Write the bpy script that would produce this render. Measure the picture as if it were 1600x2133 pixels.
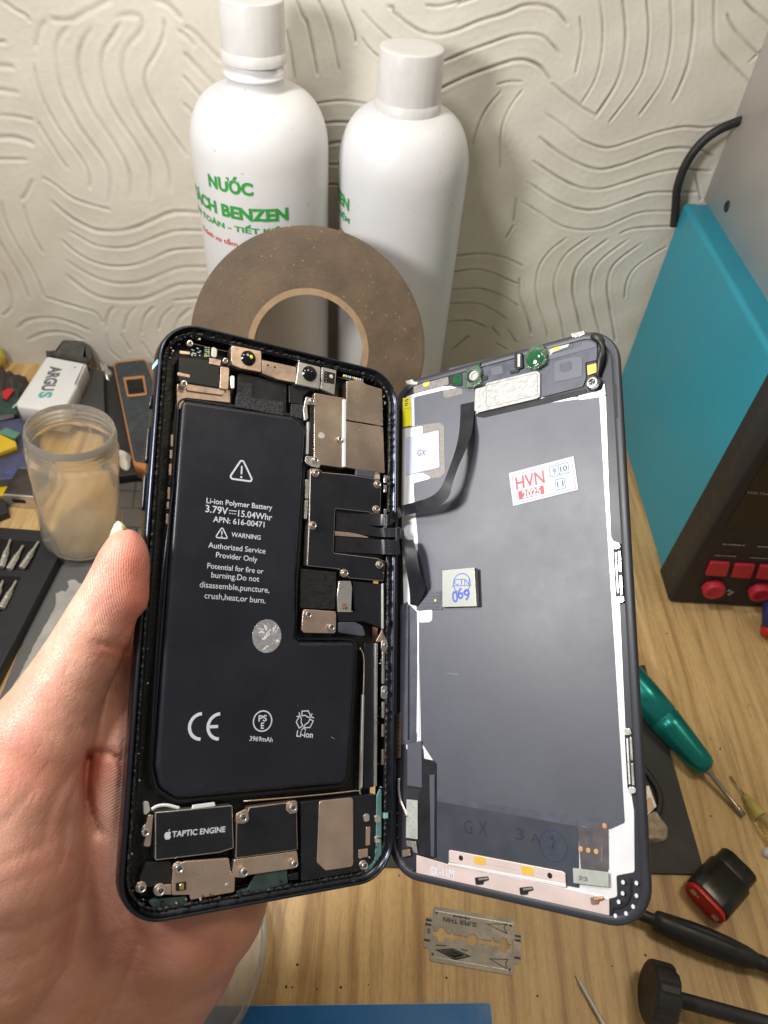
import bpy, math, random
import numpy as np
from mathutils import Vector, Matrix, noise as mnoise

random.seed(7)
rng = np.random.default_rng(7)
S = bpy.context.scene
COL = S.collection
for _o in list(bpy.data.objects):
    bpy.data.objects.remove(_o)

# ------------------------------------------------------------------ camera
# measured on the photograph: a 24 mm-equivalent lens, looking 47 degrees down
FPX, CX, CY = 1500.0, 800.0, 1066.5
TH, PH, PS, CAMH = math.radians(47.3), math.radians(4.8), math.radians(2.0), 365.0   # mm
cF = Vector((math.sin(PS)*math.cos(TH), math.cos(PS)*math.cos(TH), -math.sin(TH)))
_r0 = Vector((math.cos(PS), -math.sin(PS), 0)); _u0 = _r0.cross(cF)
cR = math.cos(PH)*_r0 + math.sin(PH)*_u0
cU = -math.sin(PH)*_r0 + math.cos(PH)*_u0
cC = Vector((0, 0, CAMH))
cam = bpy.data.cameras.new('camera'); camo = bpy.data.objects.new('camera', cam); COL.objects.link(camo)
M = Matrix((cR, cU, -cF)).transposed().to_4x4(); M.translation = cC*0.001
camo.matrix_world = M
cam.sensor_fit = 'HORIZONTAL'; cam.sensor_width = 36.0; cam.lens = 36.0*FPX/1600.0
cam.clip_start = 0.01; cam.clip_end = 50
cam.dof.use_dof = True; cam.dof.focus_distance = 0.235; cam.dof.aperture_fstop = 34
S.camera = camo

# ------------------------------------------------------------------ light
w = bpy.data.worlds.new('World'); S.world = w; w.use_nodes = True
bg = w.node_tree.nodes['Background']
bg.inputs['Color'].default_value = (1.0, 0.95, 0.85, 1); bg.inputs['Strength'].default_value = 0.25
def area(name, loc, target, size, power, col):
    l = bpy.data.lights.new(name, 'AREA'); l.shape = 'DISK'; l.size = size; l.energy = power; l.color = col
    o = bpy.data.objects.new(name, l); COL.objects.link(o); o.location = loc
    o.rotation_euler = (Vector(target)-Vector(loc)).to_track_quat('-Z', 'Y').to_euler()
    return o
area('desk_lamp', (-0.165, 0.21, 0.62), (0.06, 0.26, 0.20), 0.085, 1.45, (1.0, 0.99, 0.985))
area('work_lamp', (-0.25, 0.09, 0.39), (0.30, 0.44, 0.22), 0.09, 1.65, (1.0, 0.985, 0.96))
area('ceiling_lamp', (0.42, 0.33, 1.10), (0.05, 0.2, 0.0), 0.26, 3.1, (1.0, 0.85, 0.62))
S.view_settings.view_transform = 'Standard'; S.view_settings.look = 'None'
S.view_settings.exposure = 0.0; S.view_settings.gamma = 1.0
S.view_settings.use_curve_mapping = False
S.cycles.max_bounces = 10; S.cycles.transmission_bounces = 10; S.cycles.transparent_max_bounces = 16
S.cycles.use_denoising = True

# ------------------------------------------------------------------ unprojection (mm)
def ray(px, py):
    return cF + cR*((px-CX)/FPX) - cU*((py-CY)/FPX)
def T(px, py, z=0.0):
    r = ray(px, py); return cC + r*((z-CAMH)/r.z)
def W(px, py, y):
    r = ray(px, py); return cC + r*(y/r.y)
def XP(px, py, x):
    r = ray(px, py); return cC + r*(x/r.x)
def CP(px, py, d):
    return cC + ray(px, py)*d

class Frame:
    """a plane in the world with its own axes; loc() gives mm on that plane"""
    def __init__(s, o, ex, ey):
        s.o = Vector(o); s.x = Vector(ex).normalized(); y = Vector(ey)
        s.y = (y - s.x*y.dot(s.x)).normalized(); s.z = s.x.cross(s.y)
    def loc(s, px, py, h=0.0):
        r = ray(px, py); t = (s.o + s.z*h - cC).dot(s.z)/r.dot(s.z)
        p = cC + r*t - s.o
        return Vector((p.dot(s.x), p.dot(s.y)))
    def loc3(s, px, py, h=0.0):
        p = s.loc(px, py, h); return Vector((p.x, p.y, h))
    def world(s, p):
        return s.o + s.x*p[0] + s.y*p[1] + s.z*p[2]
    @property
    def M(s):
        m = Matrix((s.x, s.y, s.z)).transposed().to_4x4(); m.translation = s.o*0.001; return m
def cam2w(x, y, z):
    return cC + cR*x + cU*y + cF*z
def camv(x, y, z):
    return cR*x + cU*y + cF*z

# ------------------------------------------------------------------ materials
MATS = {}
def nd(nt, t, **kw):
    n = nt.nodes.new(t)
    for k, v in kw.items():
        setattr(n, k, v)
    return n
def mat(name, col, rough=0.5, metal=0.0, var=0.12, scale=60.0, bump=0.0, bscale=400.0, rvar=0.12,
        spec=0.5, coat=0.0, trans=0.0, ior=1.45, sss=0.0, stretch=(1, 1, 1), alpha=1.0, sheen=0.0, speck=0.0, speckcol=(0.5, 0.45, 0.4), spscale=900., aniso=0.0):
    m = bpy.data.materials.new(name); m.use_nodes = True; MATS[name] = m
    nt = m.node_tree; b = nt.nodes['Principled BSDF']; L = nt.links.new
    tc = nd(nt, 'ShaderNodeTexCoord'); mp = nd(nt, 'ShaderNodeMapping'); mp.inputs['Scale'].default_value = stretch
    L(tc.outputs['Object'], mp.inputs['Vector'])
    n = nd(nt, 'ShaderNodeTexNoise'); n.inputs['Scale'].default_value = scale; n.inputs['Detail'].default_value = 6; n.inputs['Roughness'].default_value = .62
    L(mp.outputs[0], n.inputs['Vector'])
    r = nd(nt, 'ShaderNodeValToRGB')
    c = Vector(col[:3])
    r.color_ramp.elements[0].position = .32; r.color_ramp.elements[1].position = .68
    r.color_ramp.elements[0].color = (*(c*(1-var)), 1); r.color_ramp.elements[1].color = (*(c*(1+var)), 1)
    L(n.outputs['Fac'], r.inputs[0])
    out = r.outputs[0]
    if speck > 0:
        v = nd(nt, 'ShaderNodeTexNoise'); v.inputs['Scale'].default_value = spscale; v.inputs['Detail'].default_value = 2
        L(tc.outputs['Object'], v.inputs['Vector'])
        rr = nd(nt, 'ShaderNodeValToRGB'); rr.color_ramp.elements[0].position = 1-speck; rr.color_ramp.elements[1].position = min(1, 1-speck+.04)
        L(v.outputs['Fac'], rr.inputs[0])
        mx = nd(nt, 'ShaderNodeMix', data_type='RGBA'); mx.inputs['B'].default_value = (*speckcol, 1)
        L(rr.outputs[0], mx.inputs['Factor']); L(out, mx.inputs['A']); out = mx.outputs['Result']
    L(out, b.inputs['Base Color'])
    mr = nd(nt, 'ShaderNodeMapRange'); mr.inputs['To Min'].default_value = max(.02, rough-rvar); mr.inputs['To Max'].default_value = min(1, rough+rvar)
    mr.inputs['From Min'].default_value = .25; mr.inputs['From Max'].default_value = .75
    L(n.outputs['Fac'], mr.inputs['Value']); L(mr.outputs[0], b.inputs['Roughness'])
    b.inputs['Metallic'].default_value = metal
    b.inputs['Specular IOR Level'].default_value = spec
    b.inputs['Coat Weight'].default_value = coat; b.inputs['Coat Roughness'].default_value = .12
    b.inputs['Transmission Weight'].default_value = trans; b.inputs['IOR'].default_value = ior
    b.inputs['Alpha'].default_value = alpha
    if sheen: b.inputs['Sheen Weight'].default_value = sheen
    if aniso: b.inputs['Anisotropic'].default_value = aniso
    if sss:
        b.inputs['Subsurface Weight'].default_value = sss; b.inputs['Subsurface Radius'].default_value = (1, .4, .25); b.inputs['Subsurface Scale'].default_value = .003
    if bump:
        bn = nd(nt, 'ShaderNodeTexNoise'); bn.inputs['Scale'].default_value = bscale; bn.inputs['Detail'].default_value = 4
        L(mp.outputs[0], bn.inputs['Vector'])
        bp = nd(nt, 'ShaderNodeBump'); bp.inputs['Strength'].default_value = min(1, bump); bp.inputs['Distance'].default_value = .0004
        L(bn.outputs['Fac'], bp.inputs['Height']); L(bp.outputs[0], b.inputs['Normal'])
    return m

# ------------------------------------------------------------------ mesh helpers
def ccw(p):
    a = sum(p[i][0]*p[(i+1) % len(p)][1]-p[(i+1) % len(p)][0]*p[i][1] for i in range(len(p)))
    return list(p) if a > 0 else list(p)[::-1]
def rp(pts, r, n=5):
    """round the corners of a polygon (r one value or one per corner)"""
    pts = [Vector((p[0], p[1])) for p in pts]
    out = []; N = len(pts)
    for i, p in enumerate(pts):
        rr = r[i] if isinstance(r, (list, tuple)) else r
        a = pts[i-1]-p; b = pts[(i+1) % N]-p
        la, lb = a.length, b.length
        if la < 1e-6 or lb < 1e-6 or rr <= 0:
            out.append(p); continue
        a /= la; b /= lb
        ang = a.angle(b)
        if ang > 3.05:
            out.append(p); continue
        t = min(rr/math.tan(ang/2), la*.48, lb*.48); rr2 = t*math.tan(ang/2)
        c = p + (a+b).normalized()*(rr2/math.sin(ang/2))
        s = p+a*t-c; e = p+b*t-c
        for k in range(n+1):
            f = k/n
            v = s.slerp(e, f) if s.length > 1e-7 else s
            out.append(c+v.normalized()*rr2)
    return out
def inset(p, d):
    """offset a ccw polygon inwards by d"""
    N = len(p); out = []
    for i in range(N):
        a = Vector(p[i])-Vector(p[i-1]); b = Vector(p[(i+1) % N])-Vector(p[i])
        if a.length < 1e-9: a = b.copy()
        if b.length < 1e-9: b = a.copy()
        na = Vector((-a.y, a.x)).normalized(); nb = Vector((-b.y, b.x)).normalized()
        m = na+nb
        if m.length < 1e-6: m = na.copy()
        m.normalize(); k = max(.35, m.dot(na))
        out.append(Vector(p[i])+m*(d/k))
    return out
def crom(pts, n=8, closed=False):
    """Catmull-Rom through points"""
    P = [Vector(p) for p in pts]
    if len(P) < 3 and not closed:
        return [P[0].lerp(P[-1], i/n) for i in range(n+1)]
    out = []; N = len(P)
    for i in range(N if closed else N-1):
        if closed:
            p0, p1, p2, p3 = P[i-1], P[i], P[(i+1) % N], P[(i+2) % N]
        else:
            p0 = P[max(i-1, 0)]; p1 = P[i]; p2 = P[i+1]; p3 = P[min(i+2, N-1)]
        for k in range(n):
            t = k/n
            out.append(.5*((2*p1)+(p2-p0)*t+(2*p0-5*p1+4*p2-p3)*t*t+(3*p1-p0-3*p2+p3)*t**3))
    if not closed: out.append(P[-1].copy())
    return out
PW = {}
_txt = {}
def text2d(s, bold=0.0):
    key = (s, bold)
    if key not in _txt:
        cu = bpy.data.curves.new('t', 'FONT'); cu.body = s; cu.size = 1; cu.offset = bold; cu.resolution_u = 4
        cu.fill_mode = 'FRONT'
        o = bpy.data.objects.new('t', cu); COL.objects.link(o)
        dg = bpy.context.evaluated_depsgraph_get(); dg.update()
        me = bpy.data.meshes.new_from_object(o.evaluated_get(dg))
        v = [(q.co.x, q.co.y) for q in me.vertices]; f = [tuple(q.vertices) for q in me.polygons]
        bpy.data.objects.remove(o); bpy.data.meshes.remove(me); bpy.data.curves.remove(cu)
        _txt[key] = (v, f)
    return _txt[key]

class MB:
    def __init__(s, frame=None):
        s.v = []; s.f = []; s.m = []; s.sm = []; s.frame = frame
    def add(s, vs, fs, mi=0, smooth=False):
        o = len(s.v); s.v += [Vector(q) for q in vs]
        for q in fs:
            s.f.append(tuple(i+o for i in q)); s.m.append(mi); s.sm.append(smooth)
        return s
    def prism(s, poly, z0, z1, bev=0.0, mi=0, side=None, seg=3, X=None, smooth=False, bottom=True):
        poly = ccw(poly); N = len(poly); loops = []
        loops.append([(p[0], p[1], z0) for p in poly])
        if bev > 0:
            for k in range(seg+1):
                a = k/seg*math.pi/2
                q = inset(poly, bev*(1-math.cos(a)))
                z = z1-bev*(1-math.sin(a))
                loops.append([(p[0], p[1], z) for p in q])
        else:
            loops.append([(p[0], p[1], z1) for p in poly])
        vs = [X(*p) if X else p for l in loops for p in l]
        if side is None: side = mi
        fs = []; 
        for l in range(len(loops)-1):
            for i in range(N):
                j = (i+1) % N
                fs.append((l*N+i, l*N+j, (l+1)*N+j, (l+1)*N+i))
        s.add(vs, fs, side, smooth or bev > 0)
        o = len(s.v)-len(vs); k = (len(loops)-1)*N
        s.f.append(tuple(o+k+i for i in range(N))); s.m.append(mi); s.sm.append(False)
        if bottom:
            s.f.append(tuple(o+i for i in reversed(range(N)))); s.m.append(side); s.sm.append(False)
        return s
    def sheet(s, poly, z, mi=0):
        poly = ccw(poly); s.add([(p[0], p[1], z) for p in poly], [tuple(range(len(poly)))], mi); return s
    def box(s, a, b, mi=0):
        return s.prism([(a[0], a[1]), (b[0], a[1]), (b[0], b[1]), (a[0], b[1])], a[2], b[2], 0, mi)
    def lathe(s, prof, o=(0, 0, 0), ax=(0, 0, 1), n=24, mi=0, smooth=True, mod=None, ref=None, cap=True):
        """prof: list of (r, h) along axis from o"""
        o = Vector(o); ax = Vector(ax).normalized()
        u = Vector(ref) if ref else (Vector((1, 0, 0)) if abs(ax.x) < .9 else Vector((0, 1, 0)))
        u = (u-ax*u.dot(ax)).normalized(); w_ = ax.cross(u)
        vs = []
        for r, h in prof:
            for i in range(n):
                a = 2*math.pi*i/n; rr = r*(mod(a, h) if mod else 1)
                vs.append(o+ax*h+(u*math.cos(a)+w_*math.sin(a))*rr)
        fs = []
        for l in range(len(prof)-1):
            for i in range(n):
                j = (i+1) % n; fs.append((l*n+i, l*n+j, (l+1)*n+j, (l+1)*n+i))
        s.add(vs, fs, mi, smooth)
        b = len(s.v)-len(vs)
        if cap:
            if prof[0][0] > 1e-4: s.f.append(tuple(b+i for i in reversed(range(n)))); s.m.append(mi); s.sm.append(False)
            k = (len(prof)-1)*n
            if prof[-1][0] > 1e-4: s.f.append(tuple(b+k+i for i in range(n))); s.m.append(mi); s.sm.append(False)
        return s
    def tube(s, path, r, n=10, mi=0, cap=True, flat=1.0, up=None):
        P = [Vector(p) for p in path]; vs = []
        prev = None
        for i, p in enumerate(P):
            t = (P[min(i+1, len(P)-1)]-P[max(i-1, 0)]).normalized()
            if prev is None:
                u = Vector(up) if up else (Vector((0, 0, 1)) if abs(t.z) < .9 else Vector((1, 0, 0)))
            else: u = prev
            u = (u-t*u.dot(t)).normalized(); prev = u; v = t.cross(u)
            rr = r[i] if isinstance(r, (list, tuple)) else r
            for k in range(n):
                a = 2*math.pi*k/n; vs.append(p+u*math.cos(a)*rr*flat+v*math.sin(a)*rr)
        fs = []
        for l in range(len(P)-1):
            for i in range(n):
                j = (i+1) % n; fs.append((l*n+i, l*n+j, (l+1)*n+j, (l+1)*n+i))
        if cap: fs.append(tuple(reversed(range(n)))); fs.append(tuple((len(P)-1)*n+i for i in range(n)))
        s.add(vs, fs, mi, True); return s
    def ribbon(s, path, widths, th, mi=0, side=None):
        """flat strip: path of (point, side vector) ; th thickness along normal"""
        vs = []; n = len(path)
        for i, (p, sd) in enumerate(path):
            p = Vector(p); sd = Vector(sd).normalized()
            t = (Vector(path[min(i+1, n-1)][0])-Vector(path[max(i-1, 0)][0])).normalized()
            nr = sd.cross(t).normalized(); wd = (widths[i] if isinstance(widths, (list, tuple)) else widths)/2
            vs += [p-sd*wd, p+sd*wd, p+sd*wd-nr*th, p-sd*wd-nr*th]
        fs = []
        for i in range(n-1):
            for k in range(4):
                a = i*4+k; b = i*4+(k+1) % 4; fs.append((a, b, b+4, a+4))
        fs += [(3, 2, 1, 0), tuple((n-1)*4+k for k in range(4))]
        s.add(vs, fs, mi, False); return s
    def text(s, txt, p, q, z, mi=0, bold=0.015, height=None, X=None, lift=None):
        """text from p to q (2-D, mm, along the middle of the letters) at height z"""
        v, f = text2d(txt, bold)
        if not v: return s
        x0 = min(a[0] for a in v); x1 = max(a[0] for a in v); y0 = min(a[1] for a in v); y1 = max(a[1] for a in v)
        p = Vector(p); q = Vector(q); d = q-p; sc = d.length/(x1-x0); d.normalize(); n = Vector((-d.y, d.x))
        sy = sc if height is None else height/(y1-y0)
        ym = (y0+y1)/2
        vs = []
        for a in v:
            k = p+d*((a[0]-x0)*sc)+n*((a[1]-ym)*sy)
            vs.append(X(k.x, k.y, z) if X else (k.x, k.y, z))
        s.add(vs, f, mi, False); return s
    def stroke(s, pts, wd, z, mi=0, closed=False, X=None):
        """flat outline stroke in plane"""
        P = [Vector((p[0], p[1])) for p in pts]; N = len(P); vs = []
        for i in range(N):
            a = P[i]-P[i-1] if (closed or i > 0) else P[1]-P[0]
            b = P[(i+1) % N]-P[i] if (closed or i < N-1) else P[-1]-P[-2]
            if a.length < 1e-9: a = b
            if b.length < 1e-9: b = a
            na = Vector((-a.y, a.x)).normalized(); nb = Vector((-b.y, b.x)).normalized(); m = (na+nb)
            if m.length < 1e-5: m = na
            m.normalize(); k = wd/2/max(.4, m.dot(na))
            for sg in (-1, 1):
                c = P[i]+m*k*sg; vs.append(X(c.x, c.y, z) if X else (c.x, c.y, z))
        fs = []
        for i in range(N if closed else N-1):
            j = (i+1) % N; fs.append((2*i, 2*j, 2*j+1, 2*i+1))
        s.add(vs, fs, mi, False); return s
    def build(s, name, mats, parent=None, frame=None):
        fr = frame or s.frame
        vs = [v*0.001 for v in s.v]
        if fr is not None: Wm = fr.M
        elif parent is not None:
            Wm = PW[parent.name]; iv = Wm.inverted(); vs = [iv @ v for v in vs]
        else:
            mn = Vector((min(v.x for v in vs), min(v.y for v in vs), min(v.z for v in vs))); mx = Vector((max(v.x for v in vs), max(v.y for v in vs), 0))
            Wm = Matrix.Translation(((mn.x+mx.x)/2, (mn.y+mx.y)/2, mn.z)); iv = Wm.inverted(); vs = [iv @ v for v in vs]
        me = bpy.data.meshes.new(name); me.from_pydata([tuple(v) for v in vs], [], s.f)
        if not isinstance(mats, (list, tuple)): mats = [mats]
        for m in mats: me.materials.append(MATS[m] if isinstance(m, str) else m)
        me.polygons.foreach_set('material_index', s.m); me.polygons.foreach_set('use_smooth', s.sm)
        me.update(); me.validate()
        return link(name, me, Wm, parent)
def link(name, me, Wm, parent=None):
    o = bpy.data.objects.new(name, me); COL.objects.link(o)
    if parent is not None:
        o.parent = parent; o.matrix_basis = PW[parent.name].inverted() @ Wm
    else: o.matrix_basis = Wm
    PW[o.name] = Wm.copy()
    return o
def tag(o, label=None, cat=None, group=None, kind=None):
    if label: o['label'] = label
    if cat: o['category'] = cat
    if group: o['group'] = group
    if kind: o['kind'] = kind
    return o
def thing(name, label, cat, at, group=None, frame=None):
    Wm = frame.M if frame else Matrix.Translation(Vector(at)*0.001)
    o = link(name, None, Wm); o.empty_display_size = .01
    return tag(o, label, cat, group)
def merge(a, b):
    """print and marks of object b become faces of part a"""
    import bmesh
    oa, ob = bpy.data.objects[a] if isinstance(a, str) else a, bpy.data.objects[b] if isinstance(b, str) else b
    n = len(oa.data.materials)
    for m in ob.data.materials: oa.data.materials.append(m)
    T_ = PW[oa.name].inverted() @ PW[ob.name]
    me = ob.data; va = [v.co.copy() for v in oa.data.vertices]; fa = [(tuple(p.vertices), p.material_index, p.use_smooth) for p in oa.data.polygons]
    k = len(va); va += [T_ @ v.co for v in me.vertices]; fa += [(tuple(i+k for i in p.vertices), p.material_index+n, p.use_smooth) for p in me.polygons]
    new = bpy.data.meshes.new(oa.name); new.from_pydata([tuple(v) for v in va], [], [f[0] for f in fa])
    for m in oa.data.materials: new.materials.append(m)
    new.polygons.foreach_set('material_index', [f[1] for f in fa]); new.polygons.foreach_set('use_smooth', [f[2] for f in fa]); new.update()
    oa.data = new; bpy.data.objects.remove(ob)
def zm(ox, oy, sc):
    """coordinates read on an enlargement of the photograph -> photo pixels"""
    return lambda pts: [(ox+p[0]*sc, oy+p[1]*sc) for p in pts]
# ------------------------------------------------------------------ setting: table and plaster wall
def wood_material():
    m = bpy.data.materials.new('wood_laminate'); m.use_nodes = True; MATS['wood'] = m
    nt = m.node_tree; b = nt.nodes['Principled BSDF']; L = nt.links.new
    tc = nd(nt, 'ShaderNodeTexCoord')
    mp = nd(nt, 'ShaderNodeMapping'); mp.inputs['Rotation'].default_value = (0, 0, math.radians(1.5)); mp.inputs['Scale'].default_value = (1, .035, 1)
    L(tc.outputs['Object'], mp.inputs['Vector'])
    # wandering of the grain
    wn = nd(nt, 'ShaderNodeTexNoise'); wn.inputs['Scale'].default_value = 9; wn.inputs['Detail'].default_value = 3
    L(tc.outputs['Object'], wn.inputs['Vector'])
    ms = nd(nt, 'ShaderNodeVectorMath', operation='MULTIPLY_ADD'); ms.inputs[1].default_value = (.006, 0, 0)
    L(wn.outputs['Color'], ms.inputs[0]); L(mp.outputs[0], ms.inputs[2])
    n1 = nd(nt, 'ShaderNodeTexNoise'); n1.inputs['Scale'].default_value = 150; n1.inputs['Detail'].default_value = 3; n1.inputs['Roughness'].default_value = .55
    L(ms.outputs[0], n1.inputs['Vector'])
    r1 = nd(nt, 'ShaderNodeValToRGB'); e = r1.color_ramp.elements
    e[0].position = .32; e[0].color = (.40, .232, .088, 1); e[1].position = .64; e[1].color = (.67, .455, .205, 1)
    k = e.new(.45); k.color = (.57, .37, .155, 1)
    L(n1.outputs['Fac'], r1.inputs[0])
    # dark pore streaks
    mp2 = nd(nt, 'ShaderNodeMapping'); mp2.inputs['Rotation'].default_value = (0, 0, math.radians(1.5)); mp2.inputs['Scale'].default_value = (1, .05, 1)
    L(tc.outputs['Object'], mp2.inputs['Vector'])
    ms2 = nd(nt, 'ShaderNodeVectorMath', operation='MULTIPLY_ADD'); ms2.inputs[1].default_value = (.006, 0, 0)
    L(wn.outputs['Color'], ms2.inputs[0]); L(mp2.outputs[0], ms2.inputs[2])
    n2 = nd(nt, 'ShaderNodeTexNoise'); n2.inputs['Scale'].default_value = 420; n2.inputs['Detail'].default_value = 5
    L(ms2.outputs[0], n2.inputs['Vector'])
    r2 = nd(nt, 'ShaderNodeValToRGB'); e = r2.color_ramp.elements
    e[0].position = .36; e[0].color = (.45, .42, .38, 1); e[1].position = .50; e[1].color = (1, 1, 1, 1)
    L(n2.outputs['Fac'], r2.inputs[0])
    n3 = nd(nt, 'ShaderNodeTexNoise'); n3.inputs['Scale'].default_value = 1500; n3.inputs['Detail'].default_value = 2
    mp3 = nd(nt, 'ShaderNodeMapping'); mp3.inputs['Scale'].default_value = (1, .25, 1); L(tc.outputs['Object'], mp3.inputs['Vector']); L(mp3.outputs[0], n3.inputs['Vector'])
    r3 = nd(nt, 'ShaderNodeValToRGB'); e = r3.color_ramp.elements; e[0].position = .3; e[0].color = (.86, .85, .83, 1); e[1].position = .6; e[1].color = (1, 1, 1, 1)
    L(n3.outputs['Fac'], r3.inputs[0])
    a = nd(nt, 'ShaderNodeMix', data_type='RGBA', blend_type='MULTIPLY'); a.inputs['Factor'].default_value = .42
    L(r1.outputs[0], a.inputs['A']); L(r2.outputs[0], a.inputs['B'])
    a2 = nd(nt, 'ShaderNodeMix', data_type='RGBA', blend_type='MULTIPLY'); a2.inputs['Factor'].default_value = 1
    L(a.outputs['Result'], a2.inputs['A']); L(r3.outputs[0], a2.inputs['B'])
    L(a2.outputs['Result'], b.inputs['Base Color'])
    b.inputs['Roughness'].default_value = .42; b.inputs['Specular IOR Level'].default_value = .4
    bp = nd(nt, 'ShaderNodeBump'); bp.inputs['Strength'].default_value = .25; bp.inputs['Distance'].default_value = .0004
    L(n2.outputs['Fac'], bp.inputs['Height']); L(bp.outputs[0], b.inputs['Normal'])
wood_material()
WALL = 478.0
t = MB(); t.box((-900, -600, -25), (900, WALL+8, 0)); tag(t.build('table_top', 'wood'), kind='structure')
# specks of dirt scattered over the wood
mat('dirt', (.05, .03, .02), .8)
d = MB()
for px, py in [(596, 2056), (608, 2057), (660, 2060), (768, 2051), (710, 2057), (1290, 1795), (1480, 1540), (1500, 1560), (1345, 1990), (1275, 2013), (1120, 2075), (930, 2037), (620, 2010), (1390, 1320), (1560, 1470), (1480, 1700)]:
    c = T(px, py); n = random.randint(5, 8); r0 = random.uniform(.25, .6)
    p = [(c.x+math.cos(6.283*i/n)*r0*random.uniform(.6, 1.6), c.y+math.sin(6.283*i/n)*r0*random.uniform(.6, 1.3)) for i in range(n)]
    d.prism(p, .02, .2, 0)
tag(d.build('table_dirt', 'dirt'), kind='stuff', label='tiny dark crumbs scattered over the wood')

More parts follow.
